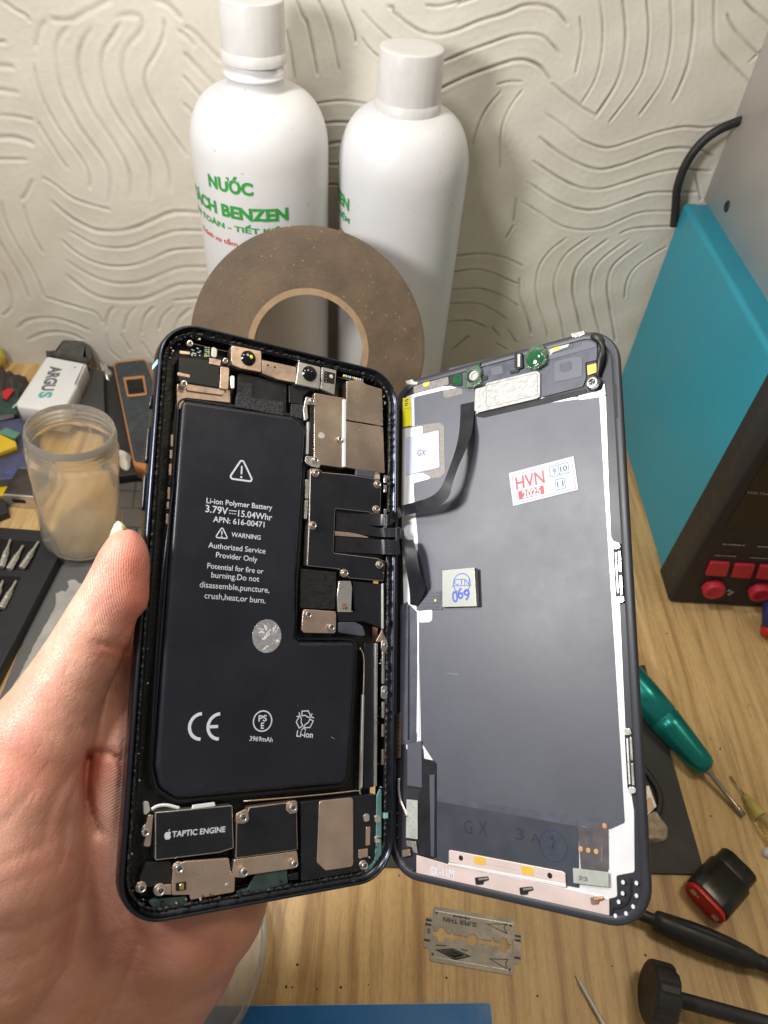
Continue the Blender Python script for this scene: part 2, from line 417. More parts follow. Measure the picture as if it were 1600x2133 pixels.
# --- wall lines, traced as strokes a trowel comb left in the plaster
Z1 = zm(0, 0, .26875); Z2 = zm(0, 380, .26875); Z3 = zm(560, 0, .275); Z4 = zm(960, 0, .4); Z5 = zm(920, 380, .3125)
LINES = []
for f_, ls in ((Z1, [
 [(20,10),(120,80),(200,125),(225,160)], [(350,165),(300,250),(275,360)],
 [(265,510),(285,620),(330,760),(400,900),(480,1030),(590,1170),(660,1280),(695,1370),(700,1450)],
 [(525,210),(455,300),(430,420),(445,560),(480,720),(560,880),(650,1030),(760,1180),(830,1290),(860,1400),(850,1560)],
 [(715,215),(650,310),(610,430),(610,560),(645,700),(720,860),(800,980),(900,1130),(970,1250),(1010,1370),(1015,1520)],
 [(900,140),(990,115),(1080,130),(1100,200),(1070,270),(990,360),(955,460),(950,580),(990,730),(1070,900),(1180,1070),(1260,1200),(1310,1330),(1325,1480)],
 [(930,180),(880,270),(810,380),(785,500),(800,640),(850,790),(940,950),(1040,1090),(1120,1220),(1165,1340),(1170,1530)],
 [(1270,160),(1275,240),(1250,330),(1200,430),(1145,520),(1125,620),(1150,730),(1220,860),(1320,1020),(1450,1200)],
 [(390,150),(540,160),(680,90),(850,0)], [(1200,5),(1300,40),(1400,140)],
 [(1380,240),(1450,290),(1500,350)], [(1430,210),(1520,270),(1700,460)], [(1430,415),(1520,510),(1700,700)], [(1420,590),(1500,680),(1650,840)], [(1410,790),(1560,930)],
 [(-60,330),(40,325)], [(-60,505),(95,520)], [(-60,690),(140,715)], [(-60,895),(100,900),(250,930)], [(-60,1070),(110,1070),(250,1110)], [(-60,1240),(195,1240)],
 [(290,940),(400,1120),(520,1300)], [(250,1400),(215,1480),(170,1550)], [(330,1380),(430,1440),(550,1530),(680,1580),(850,1625)]]),
 (Z2, [
 [(390,145),(500,240),(620,320),(740,370),(880,380),(1020,360),(1140,315),(1300,245),(1400,230),(1600,240)],
 [(530,380),(640,440),(740,490),(880,512),(1020,500),(1140,455),(1280,400),(1400,375),(1620,380)],
 [(480,455),(580,540),(700,610),(820,648),(960,655),(1090,630),(1220,575),(1360,525),(1640,515)],
 [(520,610),(640,690),(760,750),(900,785),(1040,785),(1150,760),(1280,705),(1420,660),(1650,660)],
 [(520,720),(640,820),(760,885),(900,915),(1030,917),(1130,905),(1270,845),(1400,795),(1660,790)],
 [(1340,920),(1560,900)], [(10,150),(40,300),(120,460),(220,620),(300,770),(340,880)], [(180,180),(210,300),(270,440),(330,540)],
 [(-60,360),(60,570),(130,680),(190,800),(220,890)], [(20,700),(70,830),(90,960),(30,1030)],
 [(350,890),(480,930),(620,970),(740,1010),(800,1090)], [(140,1130),(200,1080),(300,1055),(430,1055),(560,1090),(700,1150)],
 [(220,1220),(320,1175),(440,1160),(560,1180),(640,1220)], [(880,970),(840,1030),(825,1120)], [(1050,970),(990,1040),(965,1140)],
 [(1190,970),(1120,1050),(1095,1170)], [(1340,970),(1260,1050),(1230,1140)], [(1480,980),(1400,1050),(1350,1140)],
 [(830,1170),(850,1290),(930,1370)], [(940,1180),(1010,1300)], [(1100,1240),(1160,1330),(1230,1420)]]),
 (Z3, [
 [(205,-20),(260,120),(300,200),(370,560)], [(370,-20),(430,110),(480,260),(510,400),(535,530)], [(550,-20),(600,110),(650,240),(660,320)],
 [(710,80),(800,180),(940,310),(1100,420)], [(710,290),(760,360),(850,440),(1000,520)],
 [(900,45),(945,60),(960,100),(1060,180),(1160,240),(1280,262),(1420,230),(1600,155),(1775,105),(1936,43),(2080,43),(2180,87),(2262,180)],
 [(1190,40),(1300,45),(1400,20),(1480,-10)], [(1250,500),(1480,400),(1660,333),(1830,275),(1978,258),(2095,290),(2211,414)],
 [(1250,700),(1460,596),(1690,508),(1892,453),(2040,494),(2140,610)],
 [(300,800),(460,770),(600,765),(760,790)], [(380,940),(520,925),(700,935)], [(420,1100),(530,1080),(640,1085)], [(420,1250),(560,1250)], [(420,1400),(560,1400)], [(140,230),(170,380),(200,600)]]),
 (Z4, [
 [(-20,20),(80,-15)],
 [(190,440),(250,425),(320,425)], [(210,475),(140,560),(95,650),(60,760)], [(320,470),(250,570),(210,690),(205,880)], [(620,90),(632,200),(600,380)],
 [(722,-20),(742,130),(735,280),(700,420),(630,540)], [(842,-20),(860,150),(850,300),(810,440),(700,610)], [(968,-20),(980,150),(965,310),(920,440),(775,635)],
 [(1093,-20),(1100,150),(1085,300),(1040,440),(930,600)], [(1213,-20),(1212,150),(1190,310),(1150,430),(1105,525)], [(1325,-20),(1325,190),(1360,280),(1560,480)],
 [(1390,75),(1440,170),(1600,330)], [(1460,-20),(1530,60),(1700,200)], [(470,430),(540,490),(640,565),(700,600)],
 [(440,590),(540,660),(640,735),(760,772),(880,740),(1020,690),(1160,660),(1280,665),(1400,640)],
 [(410,715),(550,820),(700,880),(820,865),(960,815),(1080,775),(1210,775),(1320,810)], [(380,840),(500,920),(620,975),(730,985),(860,950),(1000,905),(1140,880),(1300,890)],
 [(350,950),(480,1035),(600,1085),(720,1090),(860,1045),(980,1005),(1090,1000),(1240,1000)], [(1220,900),(1250,1040)]]),
 (Z5, [
 [(540,130),(680,220),(800,290),(940,315),(1080,300),(1200,250),(1340,200),(1600,190)], [(1190,340),(1300,305),(1560,290)],
 [(830,370),(720,460),(650,570),(630,700),(650,830),(690,950),(710,1040)], [(990,360),(850,460),(780,560),(750,680),(770,820),(800,930),(825,1080)],
 [(1110,375),(960,490),(890,590),(875,720),(900,850),(950,1060)], [(1250,375),(1080,500),(1010,600),(995,740),(1020,870),(1070,1060)],
 [(1335,405),(1200,500),(1130,580),(1105,700),(1125,850),(1160,1060)], [(1500,430),(1400,490),(1290,570),(1235,660),(1220,770)],
 [(20,500),(230,475),(340,485),(450,515),(540,560)], [(20,610),(200,580),(330,600),(420,640),(510,680)], [(20,720),(230,705),(340,730),(430,770),(510,825)],
 [(0,810),(220,805),(340,850),(430,910)], [(0,935),(180,920),(290,960)], [(520,640),(525,760),(570,890),(600,1010)], [(440,980),(500,1070)], [(330,960),(380,1020)], [(360,1070),(430,1110)],
 [(480,290),(430,375)], [(500,100),(480,260)], [(60,1120),(180,1020)]])):
    LINES += [f_(l) for l in ls]
def plaster_wall():
    x0, x1, z0, z1, h = -470., 510., -2., 450., .65
    nx = int((x1-x0)/h)+1; nz = int((z1-z0)/h)+1
    D = np.full((nx, nz), 99., np.float32); A = np.ones((nx, nz), np.float32); WD = np.full((nx, nz), .62, np.float32)
    rn = random.Random(3); todo = []
    for ln in LINES:
        P = [W(px, py, WALL) for px, py in ln]; todo.append((ln, [(p.x, p.z) for p in P]))
    # the combing goes on outside the picture: patches of six strokes, alternating direction
    for ci in range(-6, 7):
        for cj in range(0, 6):
            c = Vector((ci*84+rn.uniform(-8, 8), cj*82+30+rn.uniform(-8, 8))); d_ = Vector((c.x, WALL, c.y))-cC; k_ = d_.dot(cF)
            u_, v_ = CX+FPX*d_.dot(cR)/k_, CY-FPX*d_.dot(cU)/k_
            if -120 < u_ < 1720 and v_ > -110: continue
            an = (0 if (ci+cj) % 2 else 1.57)+rn.uniform(-.35, .35); e1 = Vector((math.cos(an), math.sin(an))); e2 = Vector((-e1.y, e1.x))
            for q in range(6): todo.append(([(1200, 0)], [tuple(c+e1*(t*17-42+rn.uniform(-2, 2))+e2*((q-2.5)*13+8*math.sin(t*1.15+.4*q))) for t in range(6)]))
    for ln, wp in todo:
        pts = crom(wp, 14); n = len(pts)
        lf = sum(q[0] for q in ln)/len(ln) < 560; am = random.uniform(.75, 1.1)*(.75 if lf else 1.0); wd_ = random.uniform(1.0, 1.4) if lf else random.uniform(.55, .8)
        ph = random.uniform(0, 99)
        for i in range(n):
            a = pts[i]; e = min(i, n-1-i)/max(1, n*.07); a_ = am*min(1, .35+e)*(.8+.5*mnoise.noise((a[0]*.06, a[1]*.06, ph)))
            b = pts[min(i+1, n-1)]
            lo = (min(a[0], b[0])-7, min(a[1], b[1])-7); hi = (max(a[0], b[0])+7, max(a[1], b[1])+7)
            i0 = max(0, int((lo[0]-x0)/h)); i1 = min(nx, int((hi[0]-x0)/h)+2); j0 = max(0, int((lo[1]-z0)/h)); j1 = min(nz, int((hi[1]-z0)/h)+2)
            if i1 <= i0 or j1 <= j0: continue
            gx = (x0+h*np.arange(i0, i1))[:, None]-a[0]; gz = (z0+h*np.arange(j0, j1))[None, :]-a[1]
            dx, dz = b[0]-a[0], b[1]-a[1]; q = dx*dx+dz*dz
            tt = np.clip((gx*dx+gz*dz)/q, 0, 1) if q > 1e-9 else 0
            dd = np.hypot(gx-tt*dx, gz-tt*dz)
            sub = D[i0:i1, j0:j1]; mk = dd < sub
            sub[mk] = dd[mk]; A[i0:i1, j0:j1][mk] = a_; WD[i0:i1, j0:j1][mk] = wd_
    X = x0+h*np.arange(nx); Zc = z0+h*np.arange(nz)
    gx, gz = np.meshgrid(X, Zc, indexing='ij')
    und = .9*np.sin(gx*.021+1.3)*np.sin(gz*.027+.4)+.5*np.sin(gx*.06+gz*.045)+.25*np.sin(gx*.13-gz*.17+2)
    wob = .12*rng.standard_normal((nx, nz)).astype(np.float32)
    k = np.ones(5)/5
    for ax_ in (0, 1): wob = np.apply_along_axis(lambda v: np.convolve(v, k, 'same'), ax_, wob)
    H = und*.6+wob*1.0
    g = A*(-1.25*np.exp(-(D/WD)**2)+.24*np.exp(-((D-WD*2.4)/1.15)**2))
    H = H+g
    Y = WALL-H          # groove = further from the room
    V = np.stack([gx, Y, gz], -1).reshape(-1, 3)*.001
    idx = np.arange(nx*nz).reshape(nx, nz)
    F_ = np.stack([idx[:-1, :-1], idx[1:, :-1], idx[1:, 1:], idx[:-1, 1:]], -1).reshape(-1, 4)
    # flat surround so that the wall goes on beyond the textured field
    base = len(V); x1 = X[-1]; z1 = Zc[-1]; o_ = np.array([(-1200, WALL, -2), (x0, WALL, -2), (x0, WALL, z1), (x1, WALL, z1), (x1, WALL, -2), (1200, WALL, -2), (1200, WALL, 900), (-1200, WALL, 900), (x0, WALL, 900), (x1, WALL, 900)])*.001
    V = np.vstack([V, o_]); ex = [(0, 1, 8, 7), (2, 3, 9, 8), (4, 5, 6, 9)]
    F_ = np.vstack([F_, np.array(ex)+base])
    me = bpy.data.meshes.new('wall'); me.vertices.add(len(V)); me.vertices.foreach_set('co', V.astype(np.float32).ravel())
    me.loops.add(len(F_)*4); me.loops.foreach_set('vertex_index', F_.astype(np.int32).ravel())
    me.polygons.add(len(F_)); me.polygons.foreach_set('loop_start', np.arange(len(F_), dtype=np.int32)*4)
    me.polygons.foreach_set('use_smooth', np.ones(len(F_), bool)); me.update()
    at = me.attributes.new('groove_tint', 'FLOAT', 'POINT')  # darker wall colour along the grooves, weaker on the wide ones
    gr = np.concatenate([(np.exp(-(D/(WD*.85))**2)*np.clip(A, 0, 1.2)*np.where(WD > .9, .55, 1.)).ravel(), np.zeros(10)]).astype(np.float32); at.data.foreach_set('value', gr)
    m = bpy.data.materials.new('plaster'); m.use_nodes = True; nt = m.node_tree; b = nt.nodes['Principled BSDF']; L = nt.links.new
    tc = nd(nt, 'ShaderNodeTexCoord'); n = nd(nt, 'ShaderNodeTexNoise'); n.inputs['Scale'].default_value = 14; n.inputs['Detail'].default_value = 8; n.inputs['Roughness'].default_value = .65
    L(tc.outputs['Object'], n.inputs['Vector'])
    r = nd(nt, 'ShaderNodeValToRGB'); r.color_ramp.elements[0].position = .3; r.color_ramp.elements[1].position = .65
    r.color_ramp.elements[0].color = (.585, .55, .465, 1); r.color_ramp.elements[1].color = (.69, .66, .575, 1); L(n.outputs['Fac'], r.inputs[0])
    ga = nd(nt, 'ShaderNodeAttribute'); ga.attribute_name = 'groove_tint'
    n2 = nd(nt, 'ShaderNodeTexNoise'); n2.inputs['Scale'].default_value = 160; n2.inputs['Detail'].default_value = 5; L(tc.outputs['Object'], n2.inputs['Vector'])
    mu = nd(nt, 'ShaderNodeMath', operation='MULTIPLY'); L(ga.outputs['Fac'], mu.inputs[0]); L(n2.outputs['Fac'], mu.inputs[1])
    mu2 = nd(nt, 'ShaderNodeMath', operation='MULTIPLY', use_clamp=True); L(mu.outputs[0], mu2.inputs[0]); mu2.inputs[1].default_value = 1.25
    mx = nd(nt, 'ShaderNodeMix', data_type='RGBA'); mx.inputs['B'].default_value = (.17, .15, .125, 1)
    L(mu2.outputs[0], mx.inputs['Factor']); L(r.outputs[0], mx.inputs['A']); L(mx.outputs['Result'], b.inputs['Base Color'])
    b.inputs['Roughness'].default_value = .62; b.inputs['Specular IOR Level'].default_value = .35
    n3 = nd(nt, 'ShaderNodeTexNoise'); n3.inputs['Scale'].default_value = 420; n3.inputs['Detail'].default_value = 5; L(tc.outputs['Object'], n3.inputs['Vector'])
    bp = nd(nt, 'ShaderNodeBump'); bp.inputs['Strength'].default_value = .3; bp.inputs['Distance'].default_value = .0006
    L(n3.outputs['Fac'], bp.inputs['Height']); L(bp.outputs[0], b.inputs['Normal'])
    me.materials.append(m)
    o = link('wall', me, Matrix.Identity(4)); return o
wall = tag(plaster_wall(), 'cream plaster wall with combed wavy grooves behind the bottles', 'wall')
# ------------------------------------------------------------------ materials of the phone
mat('frame_steel', (.045, .050, .066), .30, .95, rvar=.05, scale=30)
mat('glass_back', (.02, .02, .026), .12, rvar=.05)
mat('black_plastic', (.011, .011, .012), .42, scale=300)
mat('black_satin', (.0105, .0115, .016), .36, var=.2, scale=80, rvar=.1)
mat('battery_film', (.0120, .0135, .021), .36, var=.25, scale=35, rvar=.09, bump=.12, bscale=160)
mat('residue', (.012, .012, .011), .3, var=.5, scale=500, bump=1, bscale=1300, speck=.33, speckcol=(.15, .145, .12), spscale=1600)
mat('white_print', (.62, .66, .74), .5, var=.03)
mat('copper_tint', (.66, .50, .40), .33, .88, var=.1, scale=90, bump=.1, bscale=500)
mat('copper_dark', (.40, .29, .22), .42, .8, var=.15, scale=120)
mat('nickel', (.72, .70, .67), .30, .92, var=.08, scale=90, bump=.08, bscale=600)
mat('nickel_matte', (.66, .65, .63), .48, .7, var=.1, scale=120, bump=.15, bscale=900)
mat('shield_metal', (.62, .49, .39), .27, .92, var=.14, scale=45, bump=.15, bscale=160)
mat('screw_recess', (.16, .145, .13), .45, .8)
mat('rim_metal', (.50, .45, .40), .4, .8)
mat('gold', (.85, .60, .22), .28, .95, var=.1, scale=300)
mat('gold_pad', (.82, .56, .10), .42, .35, var=.06)
mat('foam', (.035, .035, .036), .9, var=.6, scale=900, bump=1, bscale=1500)
mat('lens_glass', (.004, .004, .006), .08, rvar=.02)
mat('green_plastic', (.035, .060, .062), .45, var=.2, scale=200)
mat('teal_plastic', (.11, .24, .24), .45, var=.2)
mat('white_plastic', (.74, .76, .80), .4, var=.04)
mat('antenna', (.30, .55, .58), .4)
mat('board_black', (.010, .011, .012), .5, var=.4, scale=500, bump=.4, bscale=1200)
mat('flex_black', (.014, .014, .018), .33, var=.2, scale=200, rvar=.08)
mat('flex_grey', (.075, .080, .105), .38, var=.15, scale=160)
mat('dark_mark', (.006, .006, .008), .6)
mat('hologram', (.72, .70, .74), .22, .8, var=.22, scale=700, bump=.8, bscale=420)
mat('film_grey', (.052, .056, .078), .49, spec=1.0, var=.10, scale=24, rvar=.08, bump=.05, bscale=300)
mat('film_dark', (.040, .046, .062), .45, var=.12, scale=60)
mat('bezel', (.024, .025, .034), .42, var=.1, scale=60, rvar=.04)
mat('panel_metal', (.80, .80, .83), .42, .3, var=.05, scale=60, rvar=.1)
mat('pink_metal', (.78, .64, .61), .38, .35, var=.06, scale=60)
mat('foil', (.36, .36, .345), .45, .3, var=.2, scale=600, bump=.35, bscale=900)
mat('tan_metal', (.20, .185, .175), .5, .3, var=.2, scale=900)
mat('yellow_label', (.86, .78, .02), .45, var=.04)
mat('lavender_label', (.44, .46, .62), .5, var=.03)
mat('sticker_paper', (.50, .57, .68), .5, var=.05, scale=150)
mat('sticker_red', (.58, .05, .055), .5, var=.1)
mat('sticker_white', (.66, .64, .67), .5)
mat('ink_dark', (.045, .055, .075), .6)
mat('ink_blue', (.06, .10, .48), .55, var=.3, scale=600)
mat('ink_grey', (.30, .30, .33), .6)
mat('green_gel', (.60, .86, .62), .06, var=.3, scale=400, trans=.9, ior=1.42, bump=.5, bscale=500)
mat('green_lens', (.010, .085, .030), .08, coat=1, var=.4, scale=300)
mat('chip_label', (.46, .48, .44), .42, .3, var=.08, scale=300)
mat('stamp_plate', (.30, .31, .285), .45, .3, var=.12, scale=120)

FA = Frame(cam2w(-64.73, -100.55, 174.17), camv(.8484, -.1064, .5186), camv(.0178, .9829, .1831))
FS = Frame(cam2w(2.33, -109.98, 218.75), camv(.7943, .1168, -.5962), camv(.0111, .9773, .2115))
PHW, PHH = 77.8, 158.0
phone = thing('opened_phone', 'dismantled smartphone held open like a book by the hand, battery half beside screen half', 'phone', None, frame=FA)

def A(pts, h=0.0, F=FA): return [F.loc(p[0], p[1], h) for p in pts]
def plate(name, mats, pts, h, th, r=.4, bev=.12, F=FA, parent=None, n=4):
    """flat part traced on the photo: top surface at height h, th thick"""
    mb = MB(F); mb.prism(rp(A(pts, h, F), r, n), h-th, h, bev)
    return mb.build(name, mats, parent or phone)
def rimmed(name, pts, h, th, top, rim, r=.5, rw=.28, F=FA, parent=None):
    """plate with a bright bare edge round a coated face"""
    mb = MB(F); p = ccw(rp(A(pts, h, F), r, 4)); mb.prism(p, h-th, h, .1, 0)
    mb.sheet(inset(p, rw), h+.03, 1); return mb.build(name, [rim, top], parent or phone)

# --- housing: steel band, glass back, floor
def rrect(w_, h_, r, n=10, i=0.0):
    out = []
    for cx, cy, a0 in ((w_-r, r, -90), (w_-r, h_-r, 0), (r, h_-r, 90), (r, r, 180)):
        for k in range(n+1):
            a = math.radians(a0+90*k/n); rr = max(r-i, .3)
            c = ((cx if i <= r else cx), cy)
            out.append((cx+math.cos(a)*(r-i), cy+math.sin(a)*(r-i)))
    return out
def ring_mb(F, w_, h_, r, loops, mi=0, capfirst=False, caplast=False, smooth=True, ox=0.0, oy=0.0):
    mb = MB(F); vs = []; N = None; w_ -= ox; h_ -= oy
    for i, z in loops:
        p = rrect(w_, h_, r, 10, i); N = len(p); vs += [(q[0]+ox, q[1]+oy, z) for q in p]
    fs = []
    for l in range(len(loops)-1):
        for k in range(N):
            j = (k+1) % N; fs.append((l*N+k, l*N+j, (l+1)*N+j, (l+1)*N+k))
    mb.add(vs, fs, mi, smooth)
    if capfirst: mb.f.append(tuple(reversed(range(N)))); mb.m.append(mi); mb.sm.append(False)
    if caplast: k = (len(loops)-1)*N; mb.f.append(tuple(k+i for i in range(N))); mb.m.append(mi); mb.sm.append(False)
    return mb
ring_mb(FA, PHW+2.2, PHH+.5, 11.5, [(2.2, -8.1), (1.1, -7.7), (.4, -6.7), (.05, -5.2), (-.05, -3.2), (0, -1.6), (.12, -.7), (.35, -.18), (.65, 0), (.95, -.02), (1.1, -.3), (1.2, -1.3), (2.4, -1.7), (3.0, -1.9), (3.1, -2.3), (3.3, -6.4)], oy=-1.0).build('steel_band', 'frame_steel', phone)
ring_mb(FA, PHW, PHH, 11.5, [(3.9, -8.6), (2.2, -8.2)], capfirst=True).build('back_glass', 'glass_back', phone)
ring_mb(FA, PHW, PHH, 11.5, [(3.1, -6.2), (3.3, -6.0), (3.5, -6.0)], caplast=True, smooth=False).build('inner_floor', 'board_black', phone)
# lumpy remains of the seal all round the rim
def residue(F, w_, h_, r, name, ins, z, amp, n=900, sel=None):
    p = rrect(w_, h_, r, 24, ins); P = [Vector((q[0], q[1])) for q in p]
    L_ = [0]
    for i in range(len(P)): L_.append(L_[-1]+(P[(i+1) % len(P)]-P[i]).length)
    tot = L_[-1]; path = []; rad = []
    j = 0
    for k in range(n):
        d_ = tot*k/n
        while L_[j+1] < d_: j += 1
        q = P[j].lerp(P[(j+1) % len(P)], (d_-L_[j])/max(1e-9, L_[j+1]-L_[j]))
        nz = mnoise.noise((q.x*.9, q.y*.9, 3.1)); n2 = mnoise.noise((q.x*2.7, q.y*2.7, 8.2))
        path.append((q.x+n2*.25, q.y+nz*.2, z+nz*amp*.4)); rad.append(max(.12, .42+nz*amp+n2*amp*.8))
    path.append(path[0]); rad.append(rad[0])
    mb = MB(F); mb.tube(path, rad, 6, 0, False); return mb.build(name, 'residue', phone)
residue(FA, PHW+1.4, PHH, 11.5, 'seal_residue', 1.95, -1.3, .5)
# crumbs of old adhesive
mb = MB(FA)
per = rrect(PHW, PHH, 11.5, 24, 3.0)
for k in range(170):
    q = Vector(random.choice(per)) if random.random() < .5 else None
    if q is None:
        s_ = random.random()
        q = Vector((random.choice((3.0, PHW-3.0)), random.uniform(8, PHH-8))) if random.random() < .55 else Vector((random.uniform(8, PHW-8), random.choice((3.0, PHH-3.0, 3.0))))
    q += Vector((random.uniform(-.7, .7), random.uniform(-.7, .7)))
    r_ = random.uniform(.08, .28)
    a0 = random.random()*6
    pp = [(q.x+math.cos(a0+i*1.257)*r_*random.uniform(.6, 1.5), q.y+math.sin(a0+i*1.257)*r_*random.uniform(.6, 1.5)) for i in range(5)]
    mb.prism(pp, -1.4, random.uniform(-1.0, -.55), 0, random.choice((0, 0, 0, 0, 1)))
tag(mb.build('adhesive_crumbs', ['residue', 'nickel_matte'], phone), kind='stuff')
# antenna breaks and side keys
def band_box(y, wd, name, mt, side=0):
    mb = MB(FA); x = -.06 if side == 0 else PHW-1.2
    mb.box((x, y-wd/2, -6.2), (x+1.3, y+wd/2, -.7)); mb.build(name, mt, phone)
band_box(FA.loc(345, 755).y, 1.5, 'antenna_break', 'antenna'); band_box(FA.loc(808, 1700).y, 1.5, 'antenna_break', 'antenna', 1)
for y0, y1, nm in ((816, 846, 'mute_switch'), (884, 962, 'volume_button'), (984, 1062, 'volume_button')):
    a, b = FA.loc(333, y1).y, FA.loc(333, y0).y
    mb = MB(FA); X = lambda x, y, z: (-z, x, y)
    mb.prism(rp([(a, -5.3), (b, -5.3), (b, -2.9), (a, -2.9)], 1.1, 6), -.5, .75, .3, 0, X=X)
    mb.build(nm, 'frame_steel', phone)

# --- screws share one mesh
_sc = MB(); _sc.lathe([(.95, -1.0), (.95, -.08), (.88, .05), (.64, .07), (.56, .0)], n=20, cap=False, smooth=False)
_sc.lathe([(.56, .0), (.50, -.3), (.28, -.32), (.26, -.12), (.001, -.1)], n=20, mi=1, cap=False)
for k in range(3):
    a = k*2.094; _sc.box((math.cos(a)*.38-.09, math.sin(a)*.38-.09, -.3), (math.cos(a)*.38+.09, math.sin(a)*.38+.09, -.04), 0)
_me = None
def screw(px, py, h=-1.2, r=.95, F=FA, mt='nickel', parent=None):
    global _me
    c = F.loc(px, py, h); Wm = F.M @ Matrix.Translation(Vector((c.x, c.y, h))*.001) @ Matrix.Rotation(random.random()*3, 4, 'Z') @ Matrix.Scale(r/.95, 4)
    if _me is None:
        o = _sc.build('screw', [mt, 'screw_recess']); _me = o.data; bpy.data.objects.remove(o)
    return link('screw', _me, Wm, parent or phone)

# --- battery
BAT = [(382, 833), (612, 868), (637, 893), (617, 1205), (615, 1330), (626, 1338), (738, 1338), (741, 1350), (725, 1618), (715, 1632), (372, 1663), (335, 1640), (326, 1598)]
hb = -1.0
mb = MB(FA); p = ccw(rp(A(BAT, hb), [1.4, 1, 2, 2, .6, .6, 1.5, 1.5, 2, 2.2, 4, 4, 3], 6)); p = inset(p, -.15)
mb.prism(p, -5.9, hb, 1.25, 0, seg=6)
zt = hb+.035
def L2(px, py): return FA.loc(px, py, hb)
def bt(txt, a, b, bold=.012, hgt=None): mb.text(txt, L2(*a), L2(*b), zt, 1, bold, hgt)
def tri(c, r, wd):   # warning triangle
    c = L2(*c); P = [c+Vector((math.sin(k*2.0944), math.cos(k*2.0944)))*r for k in range(3)]
    mb.stroke(rp(P, r*.16, 5), wd, zt, 1, True)
    mb.stroke([c+Vector((0, r*.48)), c+Vector((0, r*-.10))], wd*.95, zt, 1)
    mb.stroke([c+Vector((wd*.5*math.cos(k*.785), -r*.30+wd*.5*math.sin(k*.785))) for k in range(8)], wd*.35, zt, 1, True)
    mb.sheet([c+Vector((wd*.5*math.cos(k*.785), -r*.30+wd*.5*math.sin(k*.785))) for k in range(8)], zt+.005, 1)
tri((503, 985), 4.3, .52)
bt('Li-ion Polymer Battery', (430, 1044), (567, 1059)); bt('3.79V', (428, 1059), (475, 1065)); bt('15.04Whr', (496, 1069), (567, 1078))
for dy, n_ in ((-3, 1), (3, 3)):
    a = L2(477, 1066+dy); b = L2(493, 1068+dy)
    for k in range(n_): mb.stroke([a.lerp(b, k/n_), a.lerp(b, (k+(1 if n_ == 1 else .68))/n_)], .22, zt, 1)
bt('APN: 616-00471', (444, 1081), (551, 1093)); tri((462, 1113), 2.1, .32); bt('WARNING', (482, 1113), (543, 1120))
for s_, a, b in (('Authorized Service', (434, 1135), (553, 1148)), ('Provider Only', (450, 1157), (536, 1167)), ('Potential for fire or', (432, 1178), (549, 1190)), ('burning.Do not', (440, 1199), (540, 1208)),
                 ('disassemble,puncture,', (416, 1219), (561, 1231)), ('crush,heat,or burn.', (426, 1241), (553, 1252))): bt(s_, a, b, .004)
def arc(c, r, a0, a1, n=18): return [c+Vector((math.cos(math.radians(a0+(a1-a0)*k/n))*r, math.sin(math.radians(a0+(a1-a0)*k/n))*r)) for k in range(n+1)]
for cx_ in (420, 458):
    c = L2(cx_, 1513); mb.stroke(arc(c, 3.3, 92, 268), .85, zt, 1)
c = L2(458, 1513); mb.stroke([c+Vector((-3.0, 0)), c+Vector((-.5, 0))], .8, zt, 1)
c = L2(547, 1502); mb.stroke(arc(c, 2.75, 0, 360, 32)[:-1], .36, zt, 1, True)
mb.text('PS', c+Vector((-1.25, .75)), c+Vector((1.25, .75)), zt, 1, .02, 1.75); mb.text('E', c+Vector((-.45, -1.25)), c+Vector((.5, -1.25)), zt, 1, .02, 1.7)
bt('3969mAh', (520, 1538), (568, 1541), .01)
c = L2(635, 1500)      # chasing arrows
for k in range(3):
    a = k*120
    def P_(r, d): return c+Vector((math.cos(math.radians(d+a))*r, math.sin(math.radians(d+a))*r))
    q = [P_(2.75, 112), P_(2.75, 68), P_(2.1, 20), P_(1.25, 38), P_(1.35, 90), P_(1.6, 128)]
    mb.stroke(q, .3, zt, 1, True); mb.stroke([P_(2.9, 38), P_(2.05, 24), P_(2.95, 10)], .3, zt, 1)
bt('Li-ion', (618, 1528), (652, 1531), .02)
c = L2(538, 1424); mb.stroke(arc(c, 3.6, 0, 360, 36)[:-1], .2, zt-.015, 2, True); mb.stroke(arc(c, 3.1, 20, 340, 30), .12, zt-.015, 2)
for k in range(9):
    q = c+Vector((random.uniform(-2, 2), random.uniform(-2, 2))); mb.stroke([q, q+Vector((random.uniform(-.9, .9), random.uniform(-.5, .5))), q+Vector((random.uniform(-.9, .9), random.uniform(-1, 1)))], .22, zt-.015, 2)
for px, py in ((355, 1335), (620, 1470), (490, 1375), (665, 1465), (690, 1535), (420, 1635), (600, 1345), (360, 1548), (525, 1640), (560, 900), (585, 935)):
    q = L2(px, py); r_ = random.uniform(.05, .13); mb.sheet([q+Vector((r_*math.cos(i*1.2), r_*math.sin(i*1.2))) for i in range(5)], zt, 3)
q = L2(690, 1535); mb.stroke([q, q+Vector((1.2, -.7))], .12, zt, 3)
battery = mb.build('battery', ['battery_film', 'white_print', 'dark_mark', 'ink_grey'], phone)
mb = MB(FA); c = FA.loc(556, 1325, hb); mb.prism([c+Vector((math.cos(k*.1745)*4.45, math.sin(k*.1745)*4.75)) for k in range(36)], hb+.005, hb+.09, .03, 0)
for k in range(26):
    a = random.random()*6.28; r_ = random.uniform(0, 3.6); q = c+Vector((math.cos(a)*r_, math.sin(a)*r_))
    mb.stroke([q, q+Vector((random.uniform(-1, 1), random.uniform(-1, 1))), q+Vector((random.uniform(-1.2, 1.2), random.uniform(-1.2, 1.2)))], random.uniform(.25, .7), hb+.1+k*.001, 1 if k % 2 else 2)
mb.build('hologram_seal', ['hologram', 'white_plastic', 'ink_grey'], battery)
